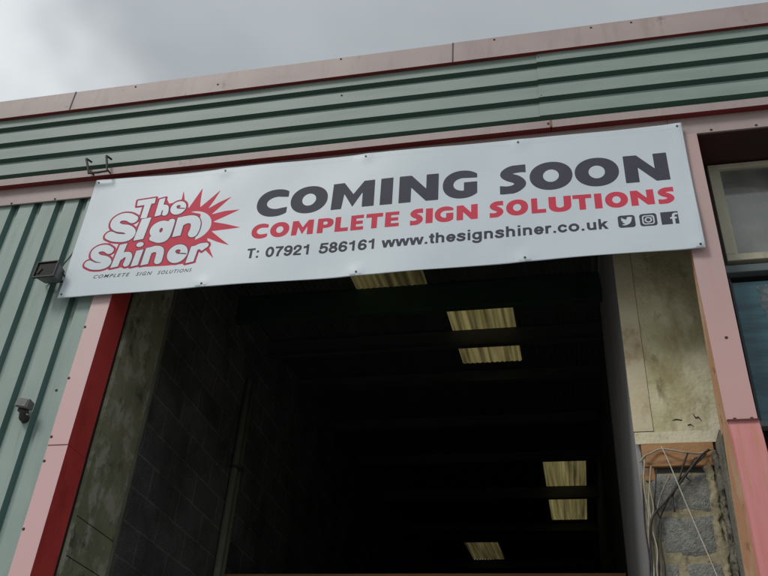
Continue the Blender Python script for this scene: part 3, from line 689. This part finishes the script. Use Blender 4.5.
# contact line: built-in face fitted into measured boxes
def text_mesh(body, bold=0.0, shear=0.0, space=1.0):
    cu = bpy.data.curves.new('t', 'FONT'); cu.body = body; cu.size = 1; cu.offset = bold; cu.shear = shear; cu.resolution_u = 4; cu.space_character = space
    o = bpy.data.objects.new('t', cu); COL.objects.link(o); bpy.context.view_layer.update()
    me = bpy.data.meshes.new_from_object(o.evaluated_get(bpy.context.evaluated_depsgraph_get()))
    V = [(v.co.x, v.co.y) for v in me.vertices]; F = [tuple(p.vertices) for p in me.polygons]
    bpy.data.objects.remove(o); bpy.data.meshes.remove(me); bpy.data.curves.remove(cu)
    return V, F
def fit(body, x0, x1, zb, zt, bold, shear=0.0, space=1.0):
    """zb..zt = the span the glyph outlines of this body take"""
    V, F = text_mesh(body, bold, shear, space); a = min(v[0] for v in V); c = max(v[0] for v in V); lo = min(v[1] for v in V); hi = max(v[1] for v in V)
    return [(x0 + (v[0] - a) / (c - a) * (x1 - x0), zb + (v[1] - lo) / (hi - lo) * (zt - zb)) for v in V], F
def textobj(name, parts, m, parent):
    V = []; F = []
    for prm in parts:
        v2, f2 = fit(*prm); o_ = len(V); V += [(x, float(wave(x, z)) - .0018, z) for x, z in v2]; F += [tuple(i + o_ for i in q) for q in f2]
    return obj(name, V, F, m, parent)
# bold grotesque drawn from strokes, em units
HW = .075
def arc(cx, cz, rx, rz_, a0, a1, n=22): return [(cx + rx * math.cos(R(a0 + (a1 - a0) * k / n)), cz + rz_ * math.sin(R(a0 + (a1 - a0) * k / n))) for k in range(n + 1)]
ARCH = [(.13, .33), (.17, .42), (.27, .468), (.39, .445), (.455, .36), (.455, .28), (.455, -.1)]
SIX = [[(.455, .565), (.39, .64), (.29, .665), (.17, .60), (.105, .44), (.095, .25)], arc(.285, .225, .178, .167, 0, 360)]
GLY = {  # advance, strokes, clip low, clip high, right clip
 'T': (.611, [[(.305, -.1), (.305, .70)], [(-.1, .658), (.75, .658)]], 0, .72, (.03, .58)),
 ':': (.30, 'colon', 0, 1, None), '.': (.278, 'dot', 0, 1, None),
 '0': (.556, [arc(.278, .36, .185, .305, 0, 360)], -1, 2, None),
 '1': (.556, [[(.335, -.1), (.335, .9)], sp2([(.335, .66), (.28, .575), (.17, .535), (.05, .532)])], 0, .72, (.07, .401)),
 '2': (.556, [sp2([(.10, .46), (.125, .58), (.27, .662), (.42, .60), (.44, .47), (.34, .335), (.18, .20), (.11, .075)]), [(.11, .058), (.60, .058)]], 0, .8, (.03, .51)),
 '5': (.556, [[(.47, .655), (.155, .655), (.12, .36)], sp2([(.12, .36), (.22, .425), (.34, .425), (.45, .34), (.45, .17), (.35, .075), (.22, .058), (.115, .10), (.08, .18)])], -1, .72, None),
 '6': (.556, SIX, -1, 2, None), '9': (.556, [[(.556 - x, .72 - z) for x, z in q] for q in SIX], -1, 2, None),
 '7': (.556, [[(-.1, .655), (.47, .655)], sp2([(.455, .64), (.34, .47), (.245, .25), (.205, -.1)])], 0, .72, (.045, .525)),
 '8': (.556, [arc(.278, .525, .148, .137, 0, 360), arc(.278, .205, .182, .150, 0, 360)], -1, 2, None),
 'w': (.778, [[(.045, .62), (.205, -.02), (.215, -.02)], [(.205, -.02), (.385, .62)], [(.385, .62), (.57, -.02)], [(.57, -.02), (.735, .62)]], 0, .53, None),
 't': (.333, [sp2([(.175, .75), (.175, .40), (.175, .14), (.215, .062), (.30, .055)]), [(-.1, .475), (.5, .475)]], 0, .68, (.02, .315)),
 'h': (.611, [[(.13, -.1), (.13, .9)], sp2(ARCH)], 0, .72, None), 'n': (.611, [[(.13, -.1), (.13, .9)], sp2(ARCH)], 0, .53, None),
 'r': (.389, [[(.13, -.1), (.13, .9)], sp2([(.13, .32), (.18, .42), (.27, .465), (.45, .46)])], 0, .53, (.0, .375)),
 'u': (.611, [[(.48, -.1), (.48, .9)], sp2([(.48, .20), (.44, .11), (.34, .062), (.22, .085), (.155, .17), (.155, .25), (.155, .7)])], 0, .53, None),
 'i': (.278, [[(.139, -.1), (.139, .9)]], 0, .72, None),
 'e': (.556, [arc(.278, .265, .185, .205, -42, -360), [(.09, .265), (.46, .265)]], -1, 2, None),
 'c': (.556, [arc(.285, .265, .185, .205, 38, 322)], -1, 2, None), 'o': (.611, [arc(.305, .265, .205, .205, 0, 360)], -1, 2, None),
 's': (.556, [sp2([(.44, .41), (.385, .462), (.28, .478), (.15, .445), (.135, .365), (.25, .295), (.38, .245), (.44, .165), (.385, .075), (.27, .05), (.15, .07), (.085, .14)])], -1, 2, None),
 'g': (.611, [arc(.285, .275, .18, .198, 0, 360), sp2([(.48, .8), (.48, .40), (.48, .02), (.43, -.11), (.30, -.152), (.17, -.13), (.10, -.08)])], -1, .53, None),
 'k': (.556, [[(.13, -.1), (.13, .9)], [(.52, .60), (.17, .225)], [(.27, .33), (.50, -.06)]], 0, .72, None)}
def glyph(ch, x0, zb, sx, sz):
    adv, st, lo, hi, rc = GLY[ch]; B_ = lambda a, b_, c, d: f_box(x0 + a * sx, zb + b_ * sz, x0 + c * sx, zb + d * sz)
    if st == 'dot': return B_(.07, 0, .215, .145), adv
    if st == 'colon': return U(B_(.08, 0, .225, .145), B_(.08, .385, .225, .53)), adv
    F = U(*[f_line([(x0 + u * sx, zb + t * sz) for u, t in q], HW * sz) for q in st])
    F = I(F, B_(-.2, lo, 1.2, hi))
    if rc: F = I(F, B_(rc[0], -1, rc[1], 2))
    if ch == 'i': F = SUB(F, B_(-.1, .53, .5, .60))
    if ch == 'k': F = U(I(F, B_(-.2, 0, 1, .53)), B_(.064, 0, .196, .72))
    return F, adv
def contact(word, x0, x1, zb=4.743, sz=.1105):
    tot = sum(GLY[c][0] for c in word) - .10; sx = (x1 - x0) / tot; x = x0 - .05 * sx; p = Print()
    for c in word:
        F, adv = glyph(c, x, zb, sx, sz); p.add(F, x - .03 * sx, x + (adv + .03) * sx, zb - .25 * sz, zb + .76 * sz, .0022, .0016); x += adv * sx
    p.build('contact_lettering', TXT, BN)
contact('T:', -1.911, -1.832); contact('07921', -1.785, -1.494); contact('586161', -1.435, -1.074); contact('www.thesignshiner.co.uk', -1.033, .306)

# ---- logo
h_ = .0042
lg = bpy.data.objects.new('logo', None); COL.objects.link(lg); lg.parent = BN; lg.location = Vector((-2.5, YB, 4.7)) - BN.location
sunb = f_poly([(-2.497, 5.272), (-2.471, 5.308), (-2.474, 5.393), (-2.440, 5.275), (-2.401, 5.222), (-2.370, 5.300), (-2.333, 5.396), (-2.327, 5.290), (-2.318, 5.218), (-2.262, 5.280), (-2.192, 5.361), (-2.226, 5.268), (-2.256, 5.200), (-2.190, 5.245), (-2.102, 5.288), (-2.172, 5.205), (-2.222, 5.146), (-2.130, 5.166),
               (-2.024, 5.167), (-2.118, 5.120), (-2.200, 5.080), (-2.100, 5.050), (-1.995, 5.011), (-2.095, 5.005), (-2.196, 5.000), (-2.125, 4.935), (-2.047, 4.866), (-2.140, 4.905), (-2.215, 4.945), (-2.190, 4.870), (-2.136, 4.765), (-2.215, 4.850), (-2.275, 4.905), (-2.418, 5.058)])
hull = f_poly([(-2.797, 5.286), (-2.67, 5.33), (-2.589, 5.336), (-2.557, 5.279), (-2.492, 5.289), (-2.424, 5.249), (-2.401, 5.191), (-2.306, 5.160), (-2.27, 5.095), (-2.274, 4.95), (-2.23, 4.915), (-2.265, 4.846), (-2.254, 4.745), (-2.33, 4.745), (-2.457, 4.74), (-2.723, 4.745), (-2.80, 4.752), (-2.83, 4.80), (-2.84, 4.90), (-2.83, 4.957), (-2.79, 4.985), (-2.76, 5.056), (-2.735, 5.161), (-2.735, 5.27)])
disc_w = f_ell(-2.352, 5.058, .143, .128)
def bar(p, q, r_, e=.016):
    dx, dz = q[0] - p[0], q[1] - p[1]; L_ = math.hypot(dx, dz); ux, uz = dx / L_, dz / L_
    p = (p[0] - ux * e, p[1] - uz * e); q = (q[0] + ux * e, q[1] + uz * e)
    return f_poly([(p[0] - r_, p[1] - .004), (p[0] + r_, p[1] + .006), (q[0] + r_, q[1] + .006), (q[0] - r_, q[1] - .004)])
LT = [  # row, field
    f_poly([(-2.803, 5.334), (-2.667, 5.346), (-2.664, 5.293), (-2.689, 5.289), (-2.692, 5.161), (-2.742, 5.161), (-2.741, 5.284), (-2.797, 5.279)]),
    U(bar((-2.617, 5.316), (-2.617, 5.186), .023), f_line(sp2([(-2.612, 5.225), (-2.598, 5.250), (-2.574, 5.245), (-2.566, 5.215), (-2.566, 5.190)]), .022)),
    SUB(f_ell(-2.478, 5.230, .058, .062), U(f_ell(-2.479, 5.243, .013, .011), f_line([(-2.482, 5.228), (-2.432, 5.220)], .0030))),
    f_line(sp2([(-2.790, 5.160), (-2.831, 5.185), (-2.880, 5.190), (-2.916, 5.165), (-2.916, 5.125), (-2.879, 5.094), (-2.819, 5.078), (-2.780, 5.046), (-2.782, 5.012), (-2.816, 4.998), (-2.884, 5.008), (-2.932, 5.032)]), .036),
    bar((-2.694, 5.145), (-2.706, 4.985), .036),
    SUB(U(f_ell(-2.563, 5.048, .080, .078), f_line(sp2([(-2.500, 5.110), (-2.503, 5.030), (-2.515, 4.972), (-2.553, 4.958), (-2.605, 4.978)]), .026)), f_ell(-2.560, 5.042, .010, .017)),
    SUB(U(bar((-2.434, 5.130), (-2.438, 4.992), .030), f_line(sp2([(-2.425, 5.100), (-2.385, 5.118), (-2.342, 5.110), (-2.320, 5.075), (-2.318, 5.03), (-2.325, 4.995)]), .036)), f_poly([(-2.374, 5.078), (-2.366, 5.076), (-2.374, 4.955), (-2.386, 4.955)])),
    f_line(sp2([(-2.893, 4.898), (-2.929, 4.922), (-2.970, 4.924), (-2.998, 4.905), (-2.996, 4.870), (-2.962, 4.842), (-2.912, 4.826), (-2.886, 4.804), (-2.892, 4.782), (-2.927, 4.772), (-2.981, 4.778), (-3.023, 4.800)]), .030),
    U(bar((-2.806, 4.930), (-2.824, 4.768), .028), f_line(sp2([(-2.800, 4.832), (-2.778, 4.852), (-2.748, 4.850), (-2.738, 4.822), (-2.744, 4.776)]), .024)),
    U(bar((-2.674, 4.868), (-2.683, 4.768), .026), f_ell(-2.684, 4.930, .028, .022)),
    SUB(U(bar((-2.608, 4.886), (-2.614, 4.772), .027), f_line(sp2([(-2.600, 4.872), (-2.570, 4.884), (-2.536, 4.876), (-2.524, 4.850), (-2.524, 4.784)]), .028)), f_poly([(-2.570, 4.850), (-2.565, 4.850), (-2.571, 4.75), (-2.578, 4.75)])),
    SUB(f_ell(-2.400, 4.832, .072, .078), U(f_ell(-2.400, 4.852, .016, .013), f_line([(-2.402, 4.836), (-2.340, 4.826)], .0032))),
    U(bar((-2.288, 4.872), (-2.298, 4.764), .029), f_line(sp2([(-2.285, 4.862), (-2.252, 4.880), (-2.215, 4.882)]), .024), f_poly([(-2.205, 4.90), (-2.20, 4.865), (-2.232, 4.835), (-2.262, 4.862)])),
]
letters = U(*LT)
pr = Print()
red_f = U(SUB(sunb, disc_w), SUB(hull, SUB(disc_w, f_box(-3.5, 4, -2.30, 6))), GROW(letters, .0135))
red_f = SUB(red_f, I(SUB(disc_w, GROW(letters, .004)), f_box(-2.30, 4.9, -2.0, 5.3)))
pr.add(red_f, -3.08, -1.98, 4.70, 5.42, h_, .0014); pr.build('sunburst', REDP, lg)
pr = Print(); pr.add(GROW(letters, .0048), -3.08, -1.98, 4.70, 5.42, .0036, .0022); pr.build('logo_outline', LOGOL, lg)
pr = Print()
rings = U(*[(lambda X, Z, g=g: np.abs(g(X, Z)) - .0019) for g in LT])
pr.add(SUB(letters, rings), -3.08, -2.15, 4.70, 5.40, .0030, .0030)
pr.build('logo_letter_fill', VINYL, lg)
for wd in (('COMPLETE', -2.955, -2.700, 4.676, 4.703, .008, .3, 1.3), ('SIGN', -2.655, -2.545, 4.675, 4.703, .008, .3, 1.3), ('SOLUTIONS', -2.505, -2.270, 4.675, 4.703, .008, .3, 1.3)):
    textobj('tagline_lettering', [wd], TXT, lg)

# ---- social icons: dark tiles with the symbol cut out so that the vinyl shows
def tile(x0, F, cr, label):
    p = Print(); x1 = x0 + .096; z0, z1 = 4.742, 4.835
    p.add(SUB(f_box(x0, z0, x1, z1, cr), F), x0 - .01, x1 + .01, z0 - .01, z1 + .01, .0024, .0016)
    o = p.build('social_icon', TXT, BN); o['label'] = label
ic = .367
T_ = lambda pts, x0: [(x0 + .096 * u, 4.742 + .093 * t) for u, t in pts]
bird = U(f_poly(T_([(.17, .25), (.32, .28), (.42, .34), (.30, .38), (.235, .48), (.32, .475), (.21, .56), (.185, .67), (.27, .645), (.19, .72), (.20, .84), (.35, .70), (.52, .64), (.53, .77), (.62, .85), (.72, .83), (.85, .86), (.80, .78), (.87, .76), (.80, .69), (.78, .50), (.66, .31), (.48, .20), (.30, .19)], ic)),
         f_ell(ic + .096 * .66, 4.742 + .093 * .71, .0145, .0145))
tile(ic, bird, .018, 'icon with a small bird')
ic = .488; cx, cz = ic + .048, 4.742 + .0465
insta = U(SUB(f_box(cx - .034, cz - .034, cx + .034, cz + .034, .016), f_box(cx - .0265, cz - .0265, cx + .0265, cz + .0265, .010)), SUB(f_ell(cx, cz, .0205, .0205), f_ell(cx, cz, .0125, .0125)), f_ell(cx + .019, cz + .019, .004, .004))
tile(ic, insta, .018, 'icon with a camera outline')
ic = .606
ff = U(f_line([(ic + .068, 4.735), (ic + .068, 4.800)], .0075), f_line(sp2([(ic + .068, 4.795), (ic + .071, 4.812), (ic + .080, 4.8175), (ic + .088, 4.8175)]), .0072), f_box(ic + .050, 4.781, ic + .087, 4.794))
tile(ic, ff, .003, 'icon with a letter f')

# ---- eyelets with a tie through each
b = MB(); n = 16
for k in range(n):
    t0, t1 = 2 * math.pi * k / n, 2 * math.pi * (k + 1) / n
    ring = [(.0105, 0), (.0085, -.003), (.0055, -.003), (.0045, .0)]
    for (r0, y0), (r1, y1) in zip(ring, ring[1:]):
        b.quad((r0 * math.cos(t0), y0, r0 * math.sin(t0)), (r0 * math.cos(t1), y0, r0 * math.sin(t1)), (r1 * math.cos(t1), y1, r1 * math.sin(t1)), (r1 * math.cos(t0), y1, r1 * math.sin(t0)))
    b.v += [(0, .0005, 0), (.0046 * math.cos(t0), .0005, .0046 * math.sin(t0)), (.0046 * math.cos(t1), .0005, .0046 * math.sin(t1))]; i = len(b.v); b.f.append((i - 3, i - 2, i - 1)); b.m.append(1)
ey = b.build('eyelet', [EYE, BLACK])
for i, (x, z) in enumerate(EYES):
    o = ey if i == 0 else ey.copy()
    if i: COL.objects.link(o)
    o.parent = BN; o.location = Vector((x, float(wave(x, z)) - .003, z)) - BN.location; o.scale = (.68, .8, .68)

# ------------------------------------------------------------------ fixtures on the cladding
# floodlight
FL = thing('floodlight', 'black box floodlight fixed to the green cladding beside the lower left banner corner', 'floodlight', (-3.26, .02, 4.76))
a = R(-14)
def fl(u, w, t):   # u along, w outwards(-y), t up; tilted in the wall plane and nodding down
    x = u * math.cos(a) - t * math.sin(a) * .15; z = t * math.cos(R(8)) - w * .10 + u * .02; y = -w
    return (-3.262 + x, .02 + y, 4.735 + z)
def frustum(b, u0, u1, w0, w1, t0, t1, iu, it, mi=0):
    P = [fl(u0 + iu, w0, t0 + it), fl(u1 - iu, w0, t0 + it), fl(u1, w1, t0), fl(u0, w1, t0), fl(u0 + iu, w0, t1 - it), fl(u1 - iu, w0, t1 - it), fl(u1, w1, t1), fl(u0, w1, t1)]
    b.hexa(P, mi)
b = MB(); frustum(b, -.072, .072, .03, .135, -.056, .056, .012, .012); hs = b.build('housing', LAMPG, FL); q = hs.modifiers.new('bevel', 'BEVEL'); q.width = .004; q.segments = 2
b = MB()
for u0, u1, t0, t1 in ((-.080, .080, .056, .063), (-.080, .080, -.063, -.056), (-.080, -.073, -.056, .056), (.073, .080, -.056, .056)): frustum(b, u0, u1, .130, .150, t0, t1, 0, 0)
rm = b.build('rim', LAMPB, FL)
b = MB(); frustum(b, -.0725, .0725, .136, .140, -.0555, .0555, 0, 0); b.build('lens', LAMPX, FL)
b = MB(); b.tube([fl(-.055, .143, -.03), fl(-.04, .143, .0), fl(-.035, .143, .01)], .008, 8); b.build('lamp_tube', REFL, FL)
b = MB()
for s in (-1, 1): b.tube([fl(s * .05, .0, -.02), fl(s * .086, .02, -.02), fl(s * .086, .085, 0)], .006, 6)
b.tube([fl(-.05, .002, -.02), fl(.05, .002, -.02)], .007, 6); b.build('bracket', STEELD, FL)
# its cable
b = MB(); b.tube(spline([(-3.15, .03, 5.45), (-3.160, .008, 5.30), (-3.180, .006, 5.12), (-3.205, .006, 4.95), (-3.235, -.01, 4.84), (-3.25, -.02, 4.79)]), .0045, 6)
tag(b.build('cable', WIREB, None, True, loc=(-3.25, -.02, 4.79)), 'thin black cable running down the green cladding to the floodlight', 'cable')
b = MB(); b.tube(spline([(-3.118, .03, 5.45), (-3.130, .010, 5.28), (-3.155, .010, 5.10), (-3.175, .010, 4.92), (-3.20, .0, 4.78)]), .003, 6)
tag(b.build('cable', WIREW, None, True, loc=(-3.20, 0, 4.78)), 'thin pale cable on the cladding tucked along the left edge of the banner', 'cable')

# small sensor
SN = thing('motion_sensor', 'small grey box sensor on a dark ball bracket low on the green cladding', 'sensor', (-3.15, .02, 3.74))
def sn(u, w, t):
    A = R(16); x = u * math.cos(A) + t * math.sin(A) * .4; z = t * math.cos(A) - u * math.sin(A) * .7 - w * .1; return (-3.140 + x, .02 - w, 3.775 + z)
b = MB(); P = [sn(-.044, .03, -.024), sn(.040, .03, -.024), sn(.046, .10, -.03), sn(-.048, .10, -.03), sn(-.040, .03, .026), sn(.036, .03, .026), sn(.046, .10, .034), sn(-.048, .10, .034)]
b.hexa(P); o = b.build('housing', LAMPG, SN); q = o.modifiers.new('bevel', 'BEVEL'); q.width = .006; q.segments = 2
b = MB(); P = [sn(-.036, .099, -.022), sn(.034, .099, -.022), sn(.034, .104, -.022), sn(-.036, .104, -.022), sn(-.036, .099, .022), sn(.034, .099, .022), sn(.034, .104, .022), sn(-.036, .104, .022)]
b.hexa(P); b.build('lens', mat('grey_sensor_lens', (.20, .215, .21), (.14, .15, .15), 30, .4), SN)
b = MB(); b.tube([sn(-.01, .0, -.075), sn(-.01, .03, -.072), sn(-.005, .055, -.05), sn(0, .06, -.02)], [.028, .024, .017, .016], 10); b.tube([sn(-.035, .055, -.035), sn(.0, .06, -.045), sn(.03, .05, -.035)], .014, 8)
b.build('bracket', LAMPB, SN, True)

# wire bracket standing over the drip trim
b = MB(); r = .0088; Yh = -.095
pt = [(-3.276, Yh, 5.735), (-3.240, Yh, 5.650), (-3.216, Yh, 5.586), (-3.150, Yh, 5.583), (-3.072, Yh, 5.588), (-3.092, Yh, 5.660), (-3.118, Yh, 5.742)]
b.tube(pt, r, 6)
b.tube([(-3.276, Yh, 5.735), (-3.262, Yh + .05, 5.745)], .008, 6); b.tube([(-3.118, Yh, 5.742), (-3.104, Yh + .05, 5.750)], .008, 6)
b.tube([(-3.205, -.02, 5.612), (-3.205, Yh - .006, 5.602)], .006, 6); b.tube([(-3.075, -.02, 5.612), (-3.075, Yh - .006, 5.602)], .006, 6)
tag(b.build('wire_bracket', WIREB, None, False, loc=(-3.15, -.05, 5.60)), 'dark bent wire bracket hooked over the pink trim above the left end of the banner', 'bracket')

# ------------------------------------------------------------------ pipes inside
def pipe(x, y, z0, z1, r, label, group=None, clip=None, m=PIPE):
    P = thing('conduit', label, 'pipe', (x, y, z0), group)
    b = MB(); b.tube([(x, y, z0), (x, y, z1)], r, 12); b.build('tube', m, P, True)
    for z in clip or []:
        c = MB(); c.tube([(x, y, z - .012), (x, y, z + .012)], r * 1.35, 12); c.box(x - r * 2.2, x + r * 2.2, y - .004, y + .012, z - .008, z + .008); c.build('clip', STEELD, P)
pipe(-2.775, 2.29, 0, 5.20, .032, 'thicker of the two vertical pipes on the dark left wall', 'vertical pipes on the left wall', [4.35, 3.0])
pipe(-2.775, 2.395, 0, 5.22, .020, 'thinner of the two vertical pipes on the dark left wall', 'vertical pipes on the left wall', [4.37, 3.02])
pipe(.335, 4.9, 0, rz(4.9) - .02, .011, 'thin vertical conduit far inside on the dark right wall', None, None, STEELD)

# ------------------------------------------------------------------ cables and cord over the block pier
YC = YP - .035
def cable(pts, r, m, label, group='cables hanging over the block pier', sag=0, lumpy=0, y=YC):
    P = [(x, y - .010 * math.sin(i * 1.7) - sag * i, z) for i, (x, z) in enumerate(pts)]
    b = MB(); b.tube(spline(P, 5), r, 7); o = b.build('cable', m, None, True, loc=P[0]); tag(o, label, 'cable', group); return o
cable([(.354, 3.450), (.378, 3.478), (.41, 3.499), (.464, 3.525), (.522, 3.512), (.58, 3.497), (.659, 3.494), (.722, 3.515)], .0048, WIREW, 'pale cable strung sideways across the brown timber lintel')
cable([(.705, 3.506), (.643, 3.453), (.52, 3.309), (.447, 3.226), (.379, 3.145), (.354, 3.013), (.350, 2.797)], .0062, WIREB, 'thick dark cable slanting from the lintel right end down to the pier left edge', y=YC - .012)
cable([(.60, 3.498), (.565, 3.422), (.535, 3.347), (.500, 3.283), (.489, 3.235), (.492, 3.179)], .0052, WIREB, 'short dark cable hanging from the lintel and ending loose on the upper block')
cable([(.69, 3.49), (.60, 3.405), (.537, 3.345), (.445, 3.205), (.400, 3.088), (.385, 2.94), (.388, 2.797)], .0042, WIREB, 'thinner dark cable running beside the thick slanting one', y=YC + .005)
cable([(.384, 3.489), (.363, 3.351), (.355, 3.192), (.361, 3.038), (.345, 2.797)], .0050, WIREW, 'pale cable hanging straight down at the left end of the lintel')
cable([(.360, 3.36), (.348, 3.244), (.342, 3.089), (.345, 2.94), (.330, 2.797)], .0045, WIREB, 'dark cable at the very left edge of the block pier')
cable([(.393, 3.35), (.372, 3.217), (.380, 3.089), (.378, 2.94), (.366, 2.797)], .0046, WIREW, 'pale cable second from the left beside the blocks')
cable([(.495, 3.375), (.446, 3.285), (.410, 3.191), (.388, 3.063), (.396, 2.94), (.378, 2.797)], .0048, mat('grey_brown_cable', (.16, .14, .11), (.26, .24, .19), 20, .7), 'grey-brown cable curving from under the lintel down the left of the blocks')
cable([(.372, 3.43), (.358, 3.30), (.366, 3.16), (.351, 3.03), (.358, 2.90), (.346, 2.797)], .0042, WIREW, 'kinked pale cable hanging closest to the partition edge', y=YC - .008)
cable([(.405, 3.42), (.386, 3.31), (.392, 3.20), (.371, 3.11), (.384, 2.99), (.370, 2.88), (.374, 2.797)], .0038, WIREW, 'thin pale cable wriggling down in the middle of the bundle', y=YC - .018)
cable([(.43, 3.405), (.412, 3.29), (.40, 3.22), (.418, 3.14), (.405, 3.02), (.41, 2.90), (.398, 2.797)], .0036, WIREB, 'thin dark cable at the right side of the bundle beside the blocks', y=YC - .006)
cable([(.655, 3.47), (.62, 3.452), (.60, 3.41), (.575, 3.37), (.59, 3.34)], .0036, WIREB, 'short dark loose cable end curling under the lintel', y=YC - .004)
b = MB(); b.tube(spline([(.469, YC - .02, 3.528), (.494, YC - .02, 3.446), (.563, YC - .025, 3.162), (.638, YC - .03, 2.862), (.70, YC - .03, 2.60)]), .0028, 6)
tag(b.build('cord', ROPE, None, True, loc=(.469, YC - .02, 3.528)), 'thin taut white cord dropping diagonally from the pale cable across the blocks', 'cord')
